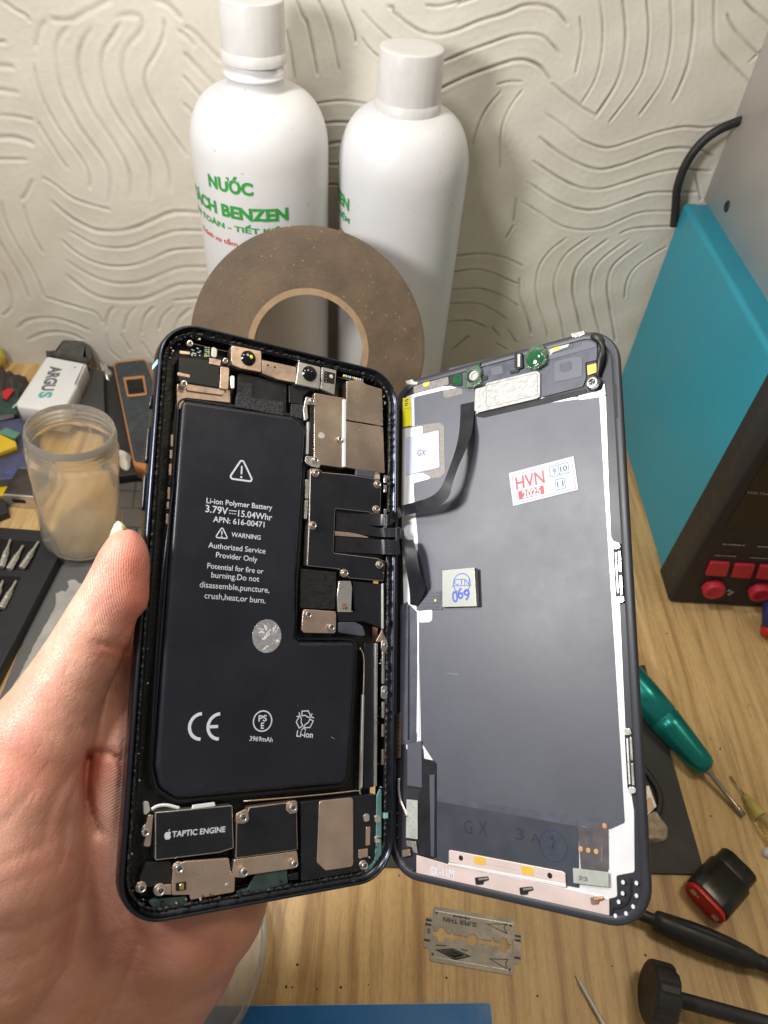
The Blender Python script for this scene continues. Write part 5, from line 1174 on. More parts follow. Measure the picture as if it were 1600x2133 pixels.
# syringe needle
a = T(1521, 1617, 1.0); b = T(1553, 1658, 2.2); c = T(1583, 1697, 4.0); d_ = T(1640, 1770, 5.2)
th = thing('dispensing_needle', 'fine needle with a yellow hub lying at the right edge of the table', 'needle', (b.x, b.y, 0))
mb = MB(); mb.tube([a, b], .42, 8); mb.build('needle', 'tool_steel', th)
mb = MB(); u = (c-b).normalized(); mb.lathe([(.9, -1), (1.6, .2), (1.7, 3), (2.6, 3.5), (3.0, (c-b).length), (3.0, (c-b).length+1)], b, u, n=18); mb.build('needle_hub', 'yellow_hub', th)
mb = MB(); u = (d_-c).normalized(); mb.lathe([(2.6, 0), (3.4, 1.5), (4.2, 5), (4.4, 8), (4.4, 40)], c, u, n=22); mb.build('syringe_barrel', 'yellow_clear', th)
# black and red cartridge
o = T(1465, 1884, 6); fx = (T(1503, 1922, 6)-T(1427, 1842, 6)); L_ = fx.length; fx.normalize(); fz = Vector((0, 0, 1)); fy_ = fz.cross(fx)
FC = Frame(Vector((o.x, o.y, 6.4)), fx, fz); FC.z = fx.cross(fz)   # looks along the table
if FC.z.y > 0: FC = Frame(Vector((o.x, o.y, 6.4)), -fx, fz)
th = thing('cartridge', 'black glossy cartridge with a red end cap beside the black screwdriver handle', 'cartridge', None, frame=FC)
def stadium(w_, h_, r, n=7): return rp([(-w_, -h_), (w_, -h_), (w_, h_), (-w_, h_)], r, n)
mb = MB(FC); mb.prism(stadium(L_/2+.6, 6.2, 5.8), -20, -2.0, .8); mb.prism(stadium(L_/2-.6, 5.6, 5.2), -28, -19.5, .1, 0); mb.build('cartridge_body', 'smoke_black', th)
mb = MB(FC); mb.prism(stadium(L_/2, 5.7, 5.4), -3, 0, .5); mb.stroke(stadium(L_/2-1.3, 4.4, 4.2), .4, .08, 0, True); mb.build('end_cap', 'red_plastic', th)
mb = MB(FC); mb.box((-L_*.36, .2, -.5), (-L_*.36+2.6, 2.4, .5), 1); mb.box((-L_*.22, .6, -.5), (-L_*.22+1.4, 1.8, .3), 0); mb.box((L_*.26, -2.0, -.5), (L_*.26+3.0, 0.6, .6), 1); mb.build('contact_pins', ['gold', 'nickel_matte'], th)
# black screwdriver handle
a = T(1338, 1908, 5); b = T(1600, 2013, 5); ax = (b-a).normalized(); L_ = (b-a).length
th = thing('black_tool_handle', 'fluted black tool handle lying toward the right edge, below the cartridge', 'tool', (a.x, a.y, 0))
def fl(aa, h): 
    k = 1 if 10 < h < 46 else 0
    return 1-.10*k*max(0, math.cos(aa*5))**6*math.sin(math.pi*(h-10)/36) if k else 1
mb = MB(); pr = [(2.6, -14), (2.6, 4.5), (3.0, 5), (4.2, 5.6), (4.6, 7), (4.9, 12), (5.5, 20), (5.7, 28), (5.3, 38), (4.4, 46), (3.5, 49.5), (3.3, 50), (3.3, 54), (3.0, 54.3), (3.0, L_+30)]
pf = []
for i in range(len(pr)-1):
    n_ = max(1, int((pr[i+1][1]-pr[i][1])/2))
    for k in range(n_): t = k/n_; pf.append((pr[i][0]*(1-t)+pr[i+1][0]*t, pr[i][1]*(1-t)+pr[i+1][1]*t))
pf.append(pr[-1])
mb.lathe(pf, a+Vector((0, 0, .8)), ax, n=50, mod=fl); mb.build('grip', 'soft_black', th)
# black knob on a rod
a = T(1348, 2064, 12); b = T(1600, 2133, 9); ax = (b-a).normalized(); 
th = thing('knob_tool', 'black faceted knob on a black rod at the bottom right', 'tool', (a.x, a.y, 0))
mb = MB(); mb.lathe([(10.6, 0), (12.0, .9), (12.3, 1.6), (12.3, 9.0), (11.4, 10.2), (3.5, 10.5)], a, ax, n=64, mod=lambda aa, h: 1-.06*(1 if math.cos(aa*8) > .55 else 0) if h > 1 else 1, smooth=False); mb.build('knob', 'soft_black', th)
mb = MB(); mb.lathe([(2.6, 10), (3.1, 10.6), (3.1, 52), (3.5, 52.3), (3.5, 95)], a, ax, n=24); mb.build('rod', 'soft_black', th)
# scribe
a = T(1199, 2029, .5); b = T(1211, 2052, .8); c = T(1257, 2133, 1.2); u = (c-b).normalized()
mb = MB(); mb.lathe([(.12, -(b-a).length), (.35, -(b-a).length*.6), (.45, -1.5), (.9, -1), (.95, (c-b).length+1), (2.0, (c-b).length+3), (2.2, (c-b).length+40)], b, u, n=14); o = mb.build('scriber', 'nickel_matte'); tag(o, 'thin pointed metal scriber at the bottom edge, left of the knob tool', 'scriber')
# red and navy plug by the power supply
c = T(1598, 1310, 6); th = thing('banana_plug', 'navy and red test plug in front of the red terminals', 'plug', (c.x, c.y, 0))
d_ = (W(1600, 1262, 262)-c).normalized(); mb = MB(); mb.lathe([(3.0, -3), (5.2, 0), (5.4, 14), (4.2, 16)], c+Vector((2, 0, 1)), d_, n=20); mb.build('plug_body', 'navy_plastic', th)
mb = MB(); mb.lathe([(5.6, -4), (5.9, -1), (5.6, 1.5)], c+Vector((2, 0, 0.6)), d_, n=20); mb.build('plug_ring', 'red_plastic', th)
# scraps on the dark mat
mb = MB(); pth = [T(x, y, 3) for x, y in ((1325, 1585), (1345, 1605), (1366, 1635), (1375, 1660), (1372, 1690), (1352, 1708), (1325, 1716))]; mb.tube(crom(pth, 6), 1.6, 8, flat=.7)
th = tag(mb.build('phone_bezel_scrap', 'soft_black'), 'curved black bezel scrap on the dark sheet, half hidden by the screen', 'scrap')
mb = MB(); mb.prism(rp(P2([(1336, 1640), (1352, 1636), (1368, 1680), (1345, 1702), (1336, 1690)], 3), .4), 1.5, 3.2, .2, 0); mb.prism(rp(P2([(1342, 1668), (1356, 1660), (1364, 1682), (1346, 1694)], 4), .3), 3, 3.8, .1, 1); mb.build('metal_insert', ['nickel_matte', 'copper_dark'], th)
def lump(pts, z0, h, mt, name, label, cat, n=26, amp=.5, seed=0):
    """irregular soft lump over a traced outline"""
    p = ccw(P2(pts, z0+h*.5)); c = sum((Vector(q) for q in p), Vector((0, 0)))/len(p); ol = crom([Vector(q) for q in p], 6, True); N = len(ol); vs = []; fs = []; K = 7
    for k in range(K+1):
        f = math.cos(math.pi/2*k/K)**.6 if k < K else 0; z = z0+h*math.sin(math.pi/2*k/K)
        for q in ol:
            v = c+(q-c)*max(f, .02); nz = mnoise.noise((v.x*.22+seed, v.y*.22, z*.3)); vs.append((v.x+nz*amp, v.y+nz*amp*.7, z0+max(0, (z-z0)*(1+nz*amp*.7))))
    for k in range(K):
        for i in range(N): j = (i+1) % N; fs.append((k*N+i, k*N+j, (k+1)*N+j, (k+1)*N+i))
    fs.append(tuple(K*N+i for i in range(N))); mb = MB(); mb.add(vs, fs, 0, True); o = mb.build(name, mt); 
    if label: tag(o, label, cat)
    return o
lump([(1336, 1706), (1362, 1692), (1386, 1712), (1394, 1732), (1386, 1748), (1350, 1752), (1338, 1745)], 1.4, 5, 'sponge_tan', 'sponge_scrap', 'torn tan sponge on the dark sheet beside the screen edge', 'sponge', amp=1.2)
lump([(1590, 1768), (1602, 1762), (1615, 1775), (1606, 1788), (1592, 1782)], 0, 3, 'cap_white', 'paper_scrap', 'small white scrap at the right edge of the table', 'scrap')
# blue mat and clear dish
A_, B_ = T(300, 2097, 1.5), T(1022, 2088, 1.5); dx = (B_-A_).normalized(); dy = Vector((-dx.y, dx.x, 0)); mb = MB()
bl = [A_, B_, B_-dy*70, A_-dy*70]; mb.prism(rp([(q.x, q.y) for q in bl], 1.2), .02, 1.5, .25, 0, side=1); tag(mb.build('silicone_mat', ['blue_mat', 'mat_edge']), 'blue work mat at the bottom edge of the picture', 'mat')
dep = (T(330, 1975)-cC).dot(cF); R_ = 246/FPX*dep; c = T(306, 1976, 6); mb = MB()
mb.lathe([(.01, 2.4), (R_-6, 2.4), (R_-3.4, 3.2), (R_-2.6, 12.5), (R_-2.2, 13.4), (R_-.4, 13.6), (R_, 12.8), (R_, 10.6), (R_-.8, 10.0), (R_-1.2, 7), (R_-.8, 6.4), (R_-1.4, 5.6), (R_-1.8, 2.2), (R_-3, 1.55), (.01, 1.55)][::-1], (c.x, c.y, 0), n=96, cap=False); tag(mb.build('clear_dish', 'clear_plastic'), 'round clear plastic dish partly on the blue mat, behind the hand', 'dish')
# razor blade
qb = zm(880, 1860, .14375); bo = T(*qb([(725, 685)])[0]); bx = T(*qb([(1390, 790)])[0])-T(*qb([(60, 560)])[0]); FB = Frame(Vector((bo.x, bo.y, .35)), bx, Vector((0, 0, 1)).cross(bx))
BL_ = 21.6; BW_ = 11.0
half = [(0, BW_), (17.6, BW_), (18.6, BW_-.8), (18.7, BW_-4.3), (19.2, BW_-4.8), (21.0, BW_-4.8), (21.6, BW_-5.4), (21.6, 0)]
outer = half+[(x, -y) for x, y in half[::-1]]+[(-x, -y) for x, y in half[1:]]+[(-x, y) for x, y in half[::-1]][:-1]
o2 = []
for q in outer:
    if not o2 or (Vector(q)-Vector(o2[-1])).length > 1e-4: o2.append(q)
if (Vector(o2[0])-Vector(o2[-1])).length < 1e-4: o2.pop()
slot_h = [(-18.2, 3.2), (-17.5, .9), (-16.2, .9), (-14.9, 2.8), (-13.4, 3.1), (-11.9, .9), (-9.8, .9), (-9.3, 2.6), (-8.6, 1.0), (-2.4, .8), (-1.6, 2.1), (0, 2.5), (1.6, 2.1), (2.4, .8), (8.6, 1.0), (9.3, 2.6), (9.8, .9), (11.9, .9), (13.4, 3.1), (14.9, 2.8), (16.2, .9), (17.5, .9), (18.2, 3.2)]
slot = slot_h+[(x, -y) for x, y in slot_h[::-1]]
def ring_fill(outer, inner, z0, z1, mb, mi=0):
    """plate with one hole (filled by tessellation)"""
    from mathutils.geometry import tessellate_polygon
    vo = [Vector((*q, 0)) for q in outer]; vi = [Vector((*q, 0)) for q in inner]
    tr = tessellate_polygon([vo, vi]); al = vo+vi
    for z in (z1, z0): mb.add([(q.x, q.y, z) for q in al], [t if z == z1 else t[::-1] for t in tr], mi)
    for lp in (vo, vi):
        n = len(lp); mb.add([(q.x, q.y, z) for z in (z0, z1) for q in lp], [(i, (i+1) % n, n+(i+1) % n, n+i) for i in range(n)], mi)
mb = MB(FB); ring_fill(ccw(o2), ccw(slot)[::-1], -.3, 0, mb)
# ground edges, a little lower at the rim
for sg in (1, -1): mb.add([(-17.6, sg*(BW_-1.9), .02), (17.8, sg*(BW_-1.9), .02), (17.6, sg*(BW_-.05), -.18), (-17.6, sg*(BW_-.05), -.18)], [(0, 1, 2, 3)], 2)
zi = .04
def bt2(s_, x0, x1, y, hh, bold=.03): mb.text(s_, (x1, y), (x0, y), zi, 1, bold, hh)
bt2('SUPER THIN', -13.8, 1.5, 6.3, 2.0); [mb.sheet([(x, 7.9), (x+w_, 7.9), (x+w_, 8.7), (x, 8.7)], zi, 1) for x, w_ in ((-9.4, 1.2), (-7.9, .8), (-6.8, 1.4), (-5.1, .5), (-4.3, 1.5), (-2.5, .7))]; bt2('S', -20.6, -19.2, .6, 1.9)
for sx, ys in ((-1, (4.9, 3.1, -3.2)), (1, (4.6, 2.9, -4.0))):
    for y in ys: mb.sheet([(sx*18.9, y-.45), (sx*21.6, y-.45), (sx*21.6, y+.45), (sx*18.9, y+.45)], zi, 1)
mb.stroke([(6, 7.4), (15.2, 8.7), (13.9, 7.2), (15.4, 4.9)], .45, zi, 1, True); mb.stroke([(8, -6.2), (16, -5.2), (15, -7.0), (15.6, -8.9)], .4, zi, 1, True)
mb.stroke([(-15.5, -6.4), (-8.5, -5.0), (-1.2, -6.6), (-7.2, -8.6)], .9, zi, 1, True); mb.stroke([(-13.2, -6.5), (-8.5, -5.8), (-4, -6.7), (-7.5, -7.8)], .7, zi, 1, True); mb.sheet([(-12, -6.7), (-8.3, -5.9), (-3.6, -6.7), (-7.3, -7.9)], zi, 1)
mb.stroke([(-16, -4.5), (-11.5, -4.1)], .45, zi, 1); mb.stroke([(-5, -4.4), (-1.8, -4.6)], .4, zi, 1)
for x, y in ((-17, 8.4), (-17.2, -8.2), (17, 8.3), (16.9, -9)): mb.sheet([(x+.6*math.cos(k), y+.6*math.sin(k)) for k in range(6)], zi, 1)
tag(mb.build('razor_blade', ['blade_steel', 'blade_ink', 'nickel']), 'double edged razor blade with black lettering on the wood below the screen half', 'razor blade')

# ------------------------------------------------------------------ clutter on the left
mat('jar_plastic', (.95, .91, .82), .10, var=.05, scale=60, trans=.87, ior=1.15, rvar=.06)
mat('white_shell', (.72, .72, .71), .38, var=.03)
mat('smoke_clear', (.11, .11, .095), .12, var=.35, scale=120, trans=.35)
mat('grey_dark', (.050, .047, .046), .45, var=.15)
mat('pink_plastic', (.58, .38, .42), .4, var=.15, scale=60)
mat('copper_frame', (.56, .25, .09), .34, .35, var=.08)
mat('leatherette', (.038, .047, .052), .5, var=.35, scale=180, bump=.4, bscale=500)
mat('silicone_grey', (.165, .155, .150), .6, var=.08, scale=60, bump=.2, bscale=900)
mat('sheet_grey', (.105, .103, .103), .55, var=.06, scale=40)
mat('torn_paper', (.33, .32, .29), .7, var=.22, scale=70, bump=.5, bscale=300)
mat('tray_black', (.016, .016, .018), .5, var=.15, bump=.2, bscale=1200)
mat('bit_steel', (.66, .64, .58), .34, .8, var=.12, scale=400)
mat('navy_case', (.060, .065, .125), .42, var=.25, scale=60)
mat('pcb_green', (.025, .065, .052), .45, var=.35, scale=200)
mat('signal_red', (.50, .02, .03), .4)
mat('yellow_wrap', (.62, .42, .02), .35, var=.08, scale=120)
mat('green_tab', (.10, .24, .17), .5)
mat('alu_shell', (.62, .60, .54), .30, .75, var=.08, scale=120)
mat('brown_dark', (.055, .045, .040), .6, var=.4, scale=90)
mat('letter_teal', (.10, .36, .38), .4); mat('letter_grey', (.12, .13, .14), .4)
mat('tape_yellow', (.48, .38, .05), .4, var=.15, scale=120)
mat('fluff', (.70, .66, .57), .9, var=.15, scale=300, bump=1, bscale=600)
def block(name, mt, pts, z0, z1, r=1.0, bev=.6, parent=None, label=None, cat=None, group=None):
    mb = MB(); mb.prism(rp(P2(pts, z1), r), z0, z1, bev); o = mb.build(name, mt, parent)
    if label: tag(o, label, cat, group)
    return o
# underlying stack
block('flat_box', 'grey_dark', [(150, 757), (215, 772), (219, 870), (150, 860)], 0, 14, 1, .6, None, 'flat dark grey box lying under the white device', 'box')
block('pink_case', 'pink_plastic', [(214, 780), (219, 782), (226, 870), (185, 880)], 0, 8, .8, .4, None, 'pale pink plastic piece between the grey box and the black slab', 'plastic piece')
block('black_slab', 'soft_black', [(212, 758), (240, 765), (300, 985), (232, 995)], 0, 9, 1.5, .8, None, 'flat black slab lying under the copper framed device', 'slab')
lump([(205, 752), (222, 758), (232, 776), (226, 790), (210, 778)], 8, 5, 'alu_shell', 'metal_clip', 'crumpled shiny metal clip at the wall end of the black slab', 'clip', amp=1.4)
lump([(246, 938), (262, 940), (272, 958), (266, 976), (250, 968)], 9, 3, 'fluff', 'cotton_tuft', 'small white cotton tuft on the black slab', 'cotton', amp=1.6)
# white device
zt3 = 27.0; WH = [(97, 741), (180, 757), (161, 797), (161, 803), (143, 835), (128, 858), (34, 846), (33, 838)]
th = thing('white_device', 'white handheld device with printed name and dark translucent cap, lying by the wall', 'handheld device', T(100, 800, 14))
mb = MB(); p = rp(P2(WH, zt3), [2, 1, .5, .5, 1, 2, 3, 3]); mb.prism(p, 10, zt3, 1.6)
u0 = T(118, 763, zt3); u1 = T(92, 829, zt3); mb.text('ARGU', (u0.x, u0.y), (u0.lerp(u1, .78).x, u0.lerp(u1, .78).y), zt3+.06, 1, .05, 9.5); 
q0 = u0.lerp(u1, .81); mb.text('S', (q0.x, q0.y), (u1.x, u1.y), zt3+.06, 2, .05, 9.5)
c = T(156, 765, zt3); mb.sheet([(c.x+.8*math.cos(k), c.y+.8*math.sin(k)) for k in range(6)], zt3+.06, 1)
mb.build('shell', ['white_shell', 'letter_grey', 'letter_teal'], th)
mb = MB(); mb.prism(rp(P2([(110, 742), (128, 714), (150, 706), (172, 709), (188, 722), (189, 732), (181, 757)], 22), [1, 3, 4, 4, 3, 2, 1]), 11, 25, 3); mb.build('translucent_cap', 'smoke_clear', th)
mb = MB(); mb.prism(rp(P2([(95, 728), (100, 731), (116, 729), (112, 738), (96, 740)], 24), .4), 16, 24, .5); mb.build('catch', 'brown_dark', th)
# copper framed device
zt4 = 20.0
th = thing('copper_framed_device', 'slim dark device with copper frame and square button, left of the phone', 'handheld device', T(280, 860, 9))
mb = MB(); FR = [(234, 752), (302, 745), (346, 858), (352, 975), (330, 987), (278, 969)]; mb.prism(rp(P2(FR, zt4), 3.4), 9, zt4, 1.2); mb.build('copper_frame', 'copper_frame', th)
mb = MB(); mb.prism(rp(P2([(238, 758), (302, 751), (343, 860), (348, 969), (281, 962)], zt4), 3.2), zt4-1, zt4+1.0, .7); mb.build('face_panel', 'leatherette', th)
mb = MB(); mb.prism(rp(P2([(256, 787), (301, 783), (307, 823), (265, 827)], zt4+1), 1), zt4, zt4+1.7, .4); mb.build('button_bezel', 'copper_frame', th)
mb = MB(); mb.prism(rp(P2([(262, 792), (297, 788), (302, 819), (268, 822)], zt4+1.6), .5), zt4, zt4+1.9, .2); mb.build('square_button', 'lens_glass', th)
# grid mat
th = MB(); p = P2([(243, 990), (345, 992), (345, 1150), (262, 1150)], 2.0); th.prism(rp(p, .8), .02, 2.0, .3)
for y0 in (1022, 1058, 1098, 1120): th.stroke([tuple(T(246+(y0-990)*.1, y0, 2).xy), tuple(T(345, y0+2, 2).xy)], 1.1, 2.02, 1); 
for x0, x1, y0, y1 in ((285, 276, 994, 1056), (318, 312, 994, 1058), (262, 266, 1098, 1150), (284, 290, 1098, 1150), (306, 312, 1098, 1150)): th.stroke([tuple(T(x0, y0, 2).xy), tuple(T(x1, y1, 2).xy)], 1.1, 2.02, 1)
tag(th.build('grid_mat', ['silicone_grey', 'grey_dark']), 'grey silicone mat with a grid of shallow cells, under the thumb tip', 'mat')
# grey sheet and torn paper
mb = MB(); mb.prism(rp(P2([(122, 1160), (300, 1150), (330, 1500), (0, 1475), (-8, 1470)], .6), .5), .02, .7, .1); tag(mb.build('grey_sheet', 'sheet_grey'), 'smooth grey sheet on the table between the bit tray and the hand', 'sheet')
tp = [(0+x*.3, 1060+y*.3) for x, y in ((470, 505), (490, 490), (525, 492), (548, 515), (575, 520), (640, 515), (700, 560), (700, 900), (300, 1300), (120, 1360), (30, 1335), (75, 1260), (160, 1110), (230, 960), (300, 830), (360, 730), (392, 660), (390, 590), (430, 570), (455, 575), (480, 540))]
mb = MB(); pp = []
for i in range(len(tp)):
    a = Vector(tp[i]); b = Vector(tp[(i+1) % len(tp)]); n_ = max(1, int((b-a).length/7))
    for k in range(n_): q = a.lerp(b, k/n_); pp.append((q.x+random.uniform(-1.5, 1.5), q.y+random.uniform(-1.5, 1.5)))
mb.prism(P2(pp, .9), .75, .95, 0); tag(mb.build('torn_paper', 'torn_paper'), 'torn pale grey paper stuck on the grey sheet', 'paper')
block('dark_case', 'soft_black', [(-30, 1462), (18, 1455), (40, 1500), (-30, 1530)], .02, 6, 1, .5, None, 'black object corner at the left edge above the wrist', 'object')
# bit tray
th = thing('bit_tray', 'black screwdriver bit tray cut by the left edge', 'bit tray', T(20, 1200, 0))
TR = [(-60, 1093), (97, 1105), (122, 1158), (-30, 1450), (-90, 1450)]
mb = MB(); mb.prism(rp(P2(TR, 9), 2), .02, 9, .8); mb.build('tray', 'tray_black', th)
zb = zm(0, 1060, .3)
for pts in ([(-200, 190), (285, 232), (205, 425), (-300, 420)], [(-200, 460), (150, 470), (20, 715), (-300, 700)]):
    mb = MB(); mb.prism(rp(P2(zb(pts), 9.1), 1.5), 8, 9.12, .1); mb.build('bit_slot', 'lens_glass', th)
for k, (a, b) in enumerate((((-25, 250), (-70, 420)), ((72, 215), (8, 405)), ((160, 255), (62, 420)), ((268, 228), (150, 412)), ((20, 500), (-40, 640)), ((112, 500), (8, 690)))):
    A_, B_ = T(*zb([a])[0], 10.5), T(*zb([b])[0], 10.5); u = (B_-A_).normalized(); l = (B_-A_).length
    mb = MB(); mb.lathe([(.7, 0), (.9, l*.3), (1.3, l*.34), (1.3, l*.42), (1.8, l*.46), (1.9, l*.62), (1.5, l*.66), (1.9, l*.7), (2.0, l*.97), (1.7, l)], A_, u, n=6, smooth=False)
    tag(mb.build('screwdriver_bit', 'bit_steel'), ['steel bit in the upper slot of the black tray, cut by the picture edge', 'slender steel bit second from the left in the upper slot of the tray', 'steel bit in the upper slot of the tray, second from its right end', 'plain straight steel bit at the right end of the upper tray slot', 'short steel bit at the picture edge in the lower tray slot', 'steel bit at the right end of the lower tray slot'][k], 'screwdriver bit', 'steel bits in the black tray')
mb = MB(); mb.tube(crom([T(x, y, z) for x, y, z in ((36, 842, 16), (28, 850, 12), (29, 868, 6), (34, 888, 3), (40, 880, 3), (37, 862, 5))], 6), .9, 8); mb.build('wrist_cord', 'white_shell', bpy.data.objects['white_device'])
block('black_connector', 'soft_black', [(-20, 1036), (12, 1040), (16, 1066), (-20, 1080)], .02, 6, .8, .5, None, 'black connector block at the left edge beside the silver adapter', 'connector')
block('grey_card', 'sheet_grey', [(-20, 850), (26, 852), (30, 868), (-20, 880)], 11.2, 12.4, .6, .2, None, 'small pale grey card between the circuit board and the navy case', 'card')
# jar
jb = T(172, 1118, 4); jt = W(146, 893, jb.y+8); ax = (jt-jb).normalized(); hj = (jt-jb).length; rb = 77/FPX*(jb-cC).dot(cF); rt = 93/FPX*(jt-cC).dot(cF)
th = thing('plastic_jar', 'cloudy transparent plastic jar with a threaded open mouth, behind the thumb', 'jar', (jb.x, jb.y, 0))
pro = [(.01, .8), (rb*.55, .6), (rb*.62, 0), (rb*.86, .2), (rb*.98, 2.2), (rb*1.0, 5), (rb*1.03, hj*.62), (rb*1.06, hj*.70), (rt*1.0, hj*.80), (rt*1.01, hj*.84), (rt*.95, hj*.855)]
for k in range(3): z = hj*(.88+.037*k); pro += [(rt*.95, z-.6), (rt*.985, z), (rt*.95, z+.6)]
pro += [(rt*.95, hj), (rt*.93, hj+.25), (rt*.90, hj)]
inn = [(rt*.90, hj*.82), (rb*.99, hj*.68), (rb*.97, 6), (rb*.9, 2.8), (rb*.5, 2.0), (.01, 2.0)]
mb = MB(); mb.lathe(pro+inn, jb, ax, n=80, cap=False); mb.build('jar_wall', 'jar_plastic', th)
# leftmost heap
lump([(-30, 768), (4, 768), (20, 780), (45, 782), (60, 795), (48, 822), (20, 845), (-30, 850)], 0, 12, 'brown_dark', 'fabric_pouch', 'crumpled dark brown pouch at the left edge by the wall', 'pouch', amp=.8)
th = tag(block('circuit_board', 'pcb_green', [(-30, 815), (38, 812), (36, 862), (-30, 868)], 6, 12.5, .6, .3), 'small green circuit board with a red part, at the left edge', 'circuit board')
block('red_part', 'signal_red', [(3, 816), (18, 808), (29, 812), (13, 832), (6, 828)], 12, 15, .3, .3, th)
mb = MB(); c = T(-14, 745, 12); mb.lathe([(.01, -8), (6, -7.5), (8.5, -4), (9, 0), (8.5, 4), (6, 7.5), (.01, 8)], c, (.2, -.3, 1), n=32, cap=False); tag(mb.build('yellow_roll', 'tape_yellow'), 'yellow rounded roll at the left edge against the wall', 'roll')
block('navy_case', 'navy_case', [(-60, 885), (58, 868), (72, 975), (68, 984), (30, 996), (-60, 1004)], 0, 11, 2.5, .8, None, 'flat navy blue plastic case with a dark smudge, left of the jar', 'case')
mb = MB(); 
for k in range(12): c = T(random.uniform(12, 50), random.uniform(976, 986), 11.05); mb.sheet([(c.x+random.uniform(.5, 1.4)*math.cos(i*1.05), c.y+random.uniform(.4, 1)*math.sin(i*1.05)) for i in range(6)], 11.06+k*.005)
mb.build('smudge', 'ink_blue', bpy.data.objects['navy_case']); merge('navy_case', 'smudge')
th = thing('battery_cell', 'yellow wrapped battery cell with a green end, on the navy case', 'battery', T(0, 920, 11))
mb = MB(); mb.prism(rp(P2([(-50, 918), (0, 903), (32, 918), (34, 928), (-50, 958)], 17), .8), 11, 17, 1); mb.build('yellow_wrap', 'yellow_wrap', th)
mb = MB(); mb.prism(rp(P2([(-5, 902), (14, 892), (42, 903), (30, 915)], 17), .4), 15, 17.6, .2); mb.build('green_end', 'green_tab', th)
th = thing('charging_adapter', 'silver adapter with a slot shaped port, lower left of the jar', 'adapter', T(52, 1050, 0))
mb = MB(); a = T(15, 1056, 0); b = T(88, 1062, 0); FJ = Frame(Vector((a.x, a.y, 0)), Vector((b.x-a.x, b.y-a.y, 0)), (0, 0, 1)); wj = (b-a).length; hz_ = W(15, 1031, a.y).z
mb = MB(FJ); mb.prism(rp([(0, 0.05), (wj, .05), (wj, hz_), (0, hz_)], 2.2, 5), -26, 0, .8); mb.build('metal_shell', 'alu_shell', th)
mb = MB(FJ); mb.prism(rp([(wj*.24, hz_*.42), (wj*.62, hz_*.42), (wj*.62, hz_*.72), (wj*.24, hz_*.72)], .8), -.5, .06, .02); mb.build('port', 'dark_mark', th)
mb = MB(FJ); mb.prism([(1, hz_-.3), (wj-1, hz_-.3), (wj-1, hz_+.15), (1, hz_+.15)], -25, -1.2, .1); mb.build('dark_top', 'brown_dark', th)
block('yellow_strip', 'yellow_wrap', [(-40, 1006), (24, 1004), (14, 1030), (-40, 1040)], 0, 4, .4, .2, None, 'narrow yellow strip beside the silver adapter', 'strip')
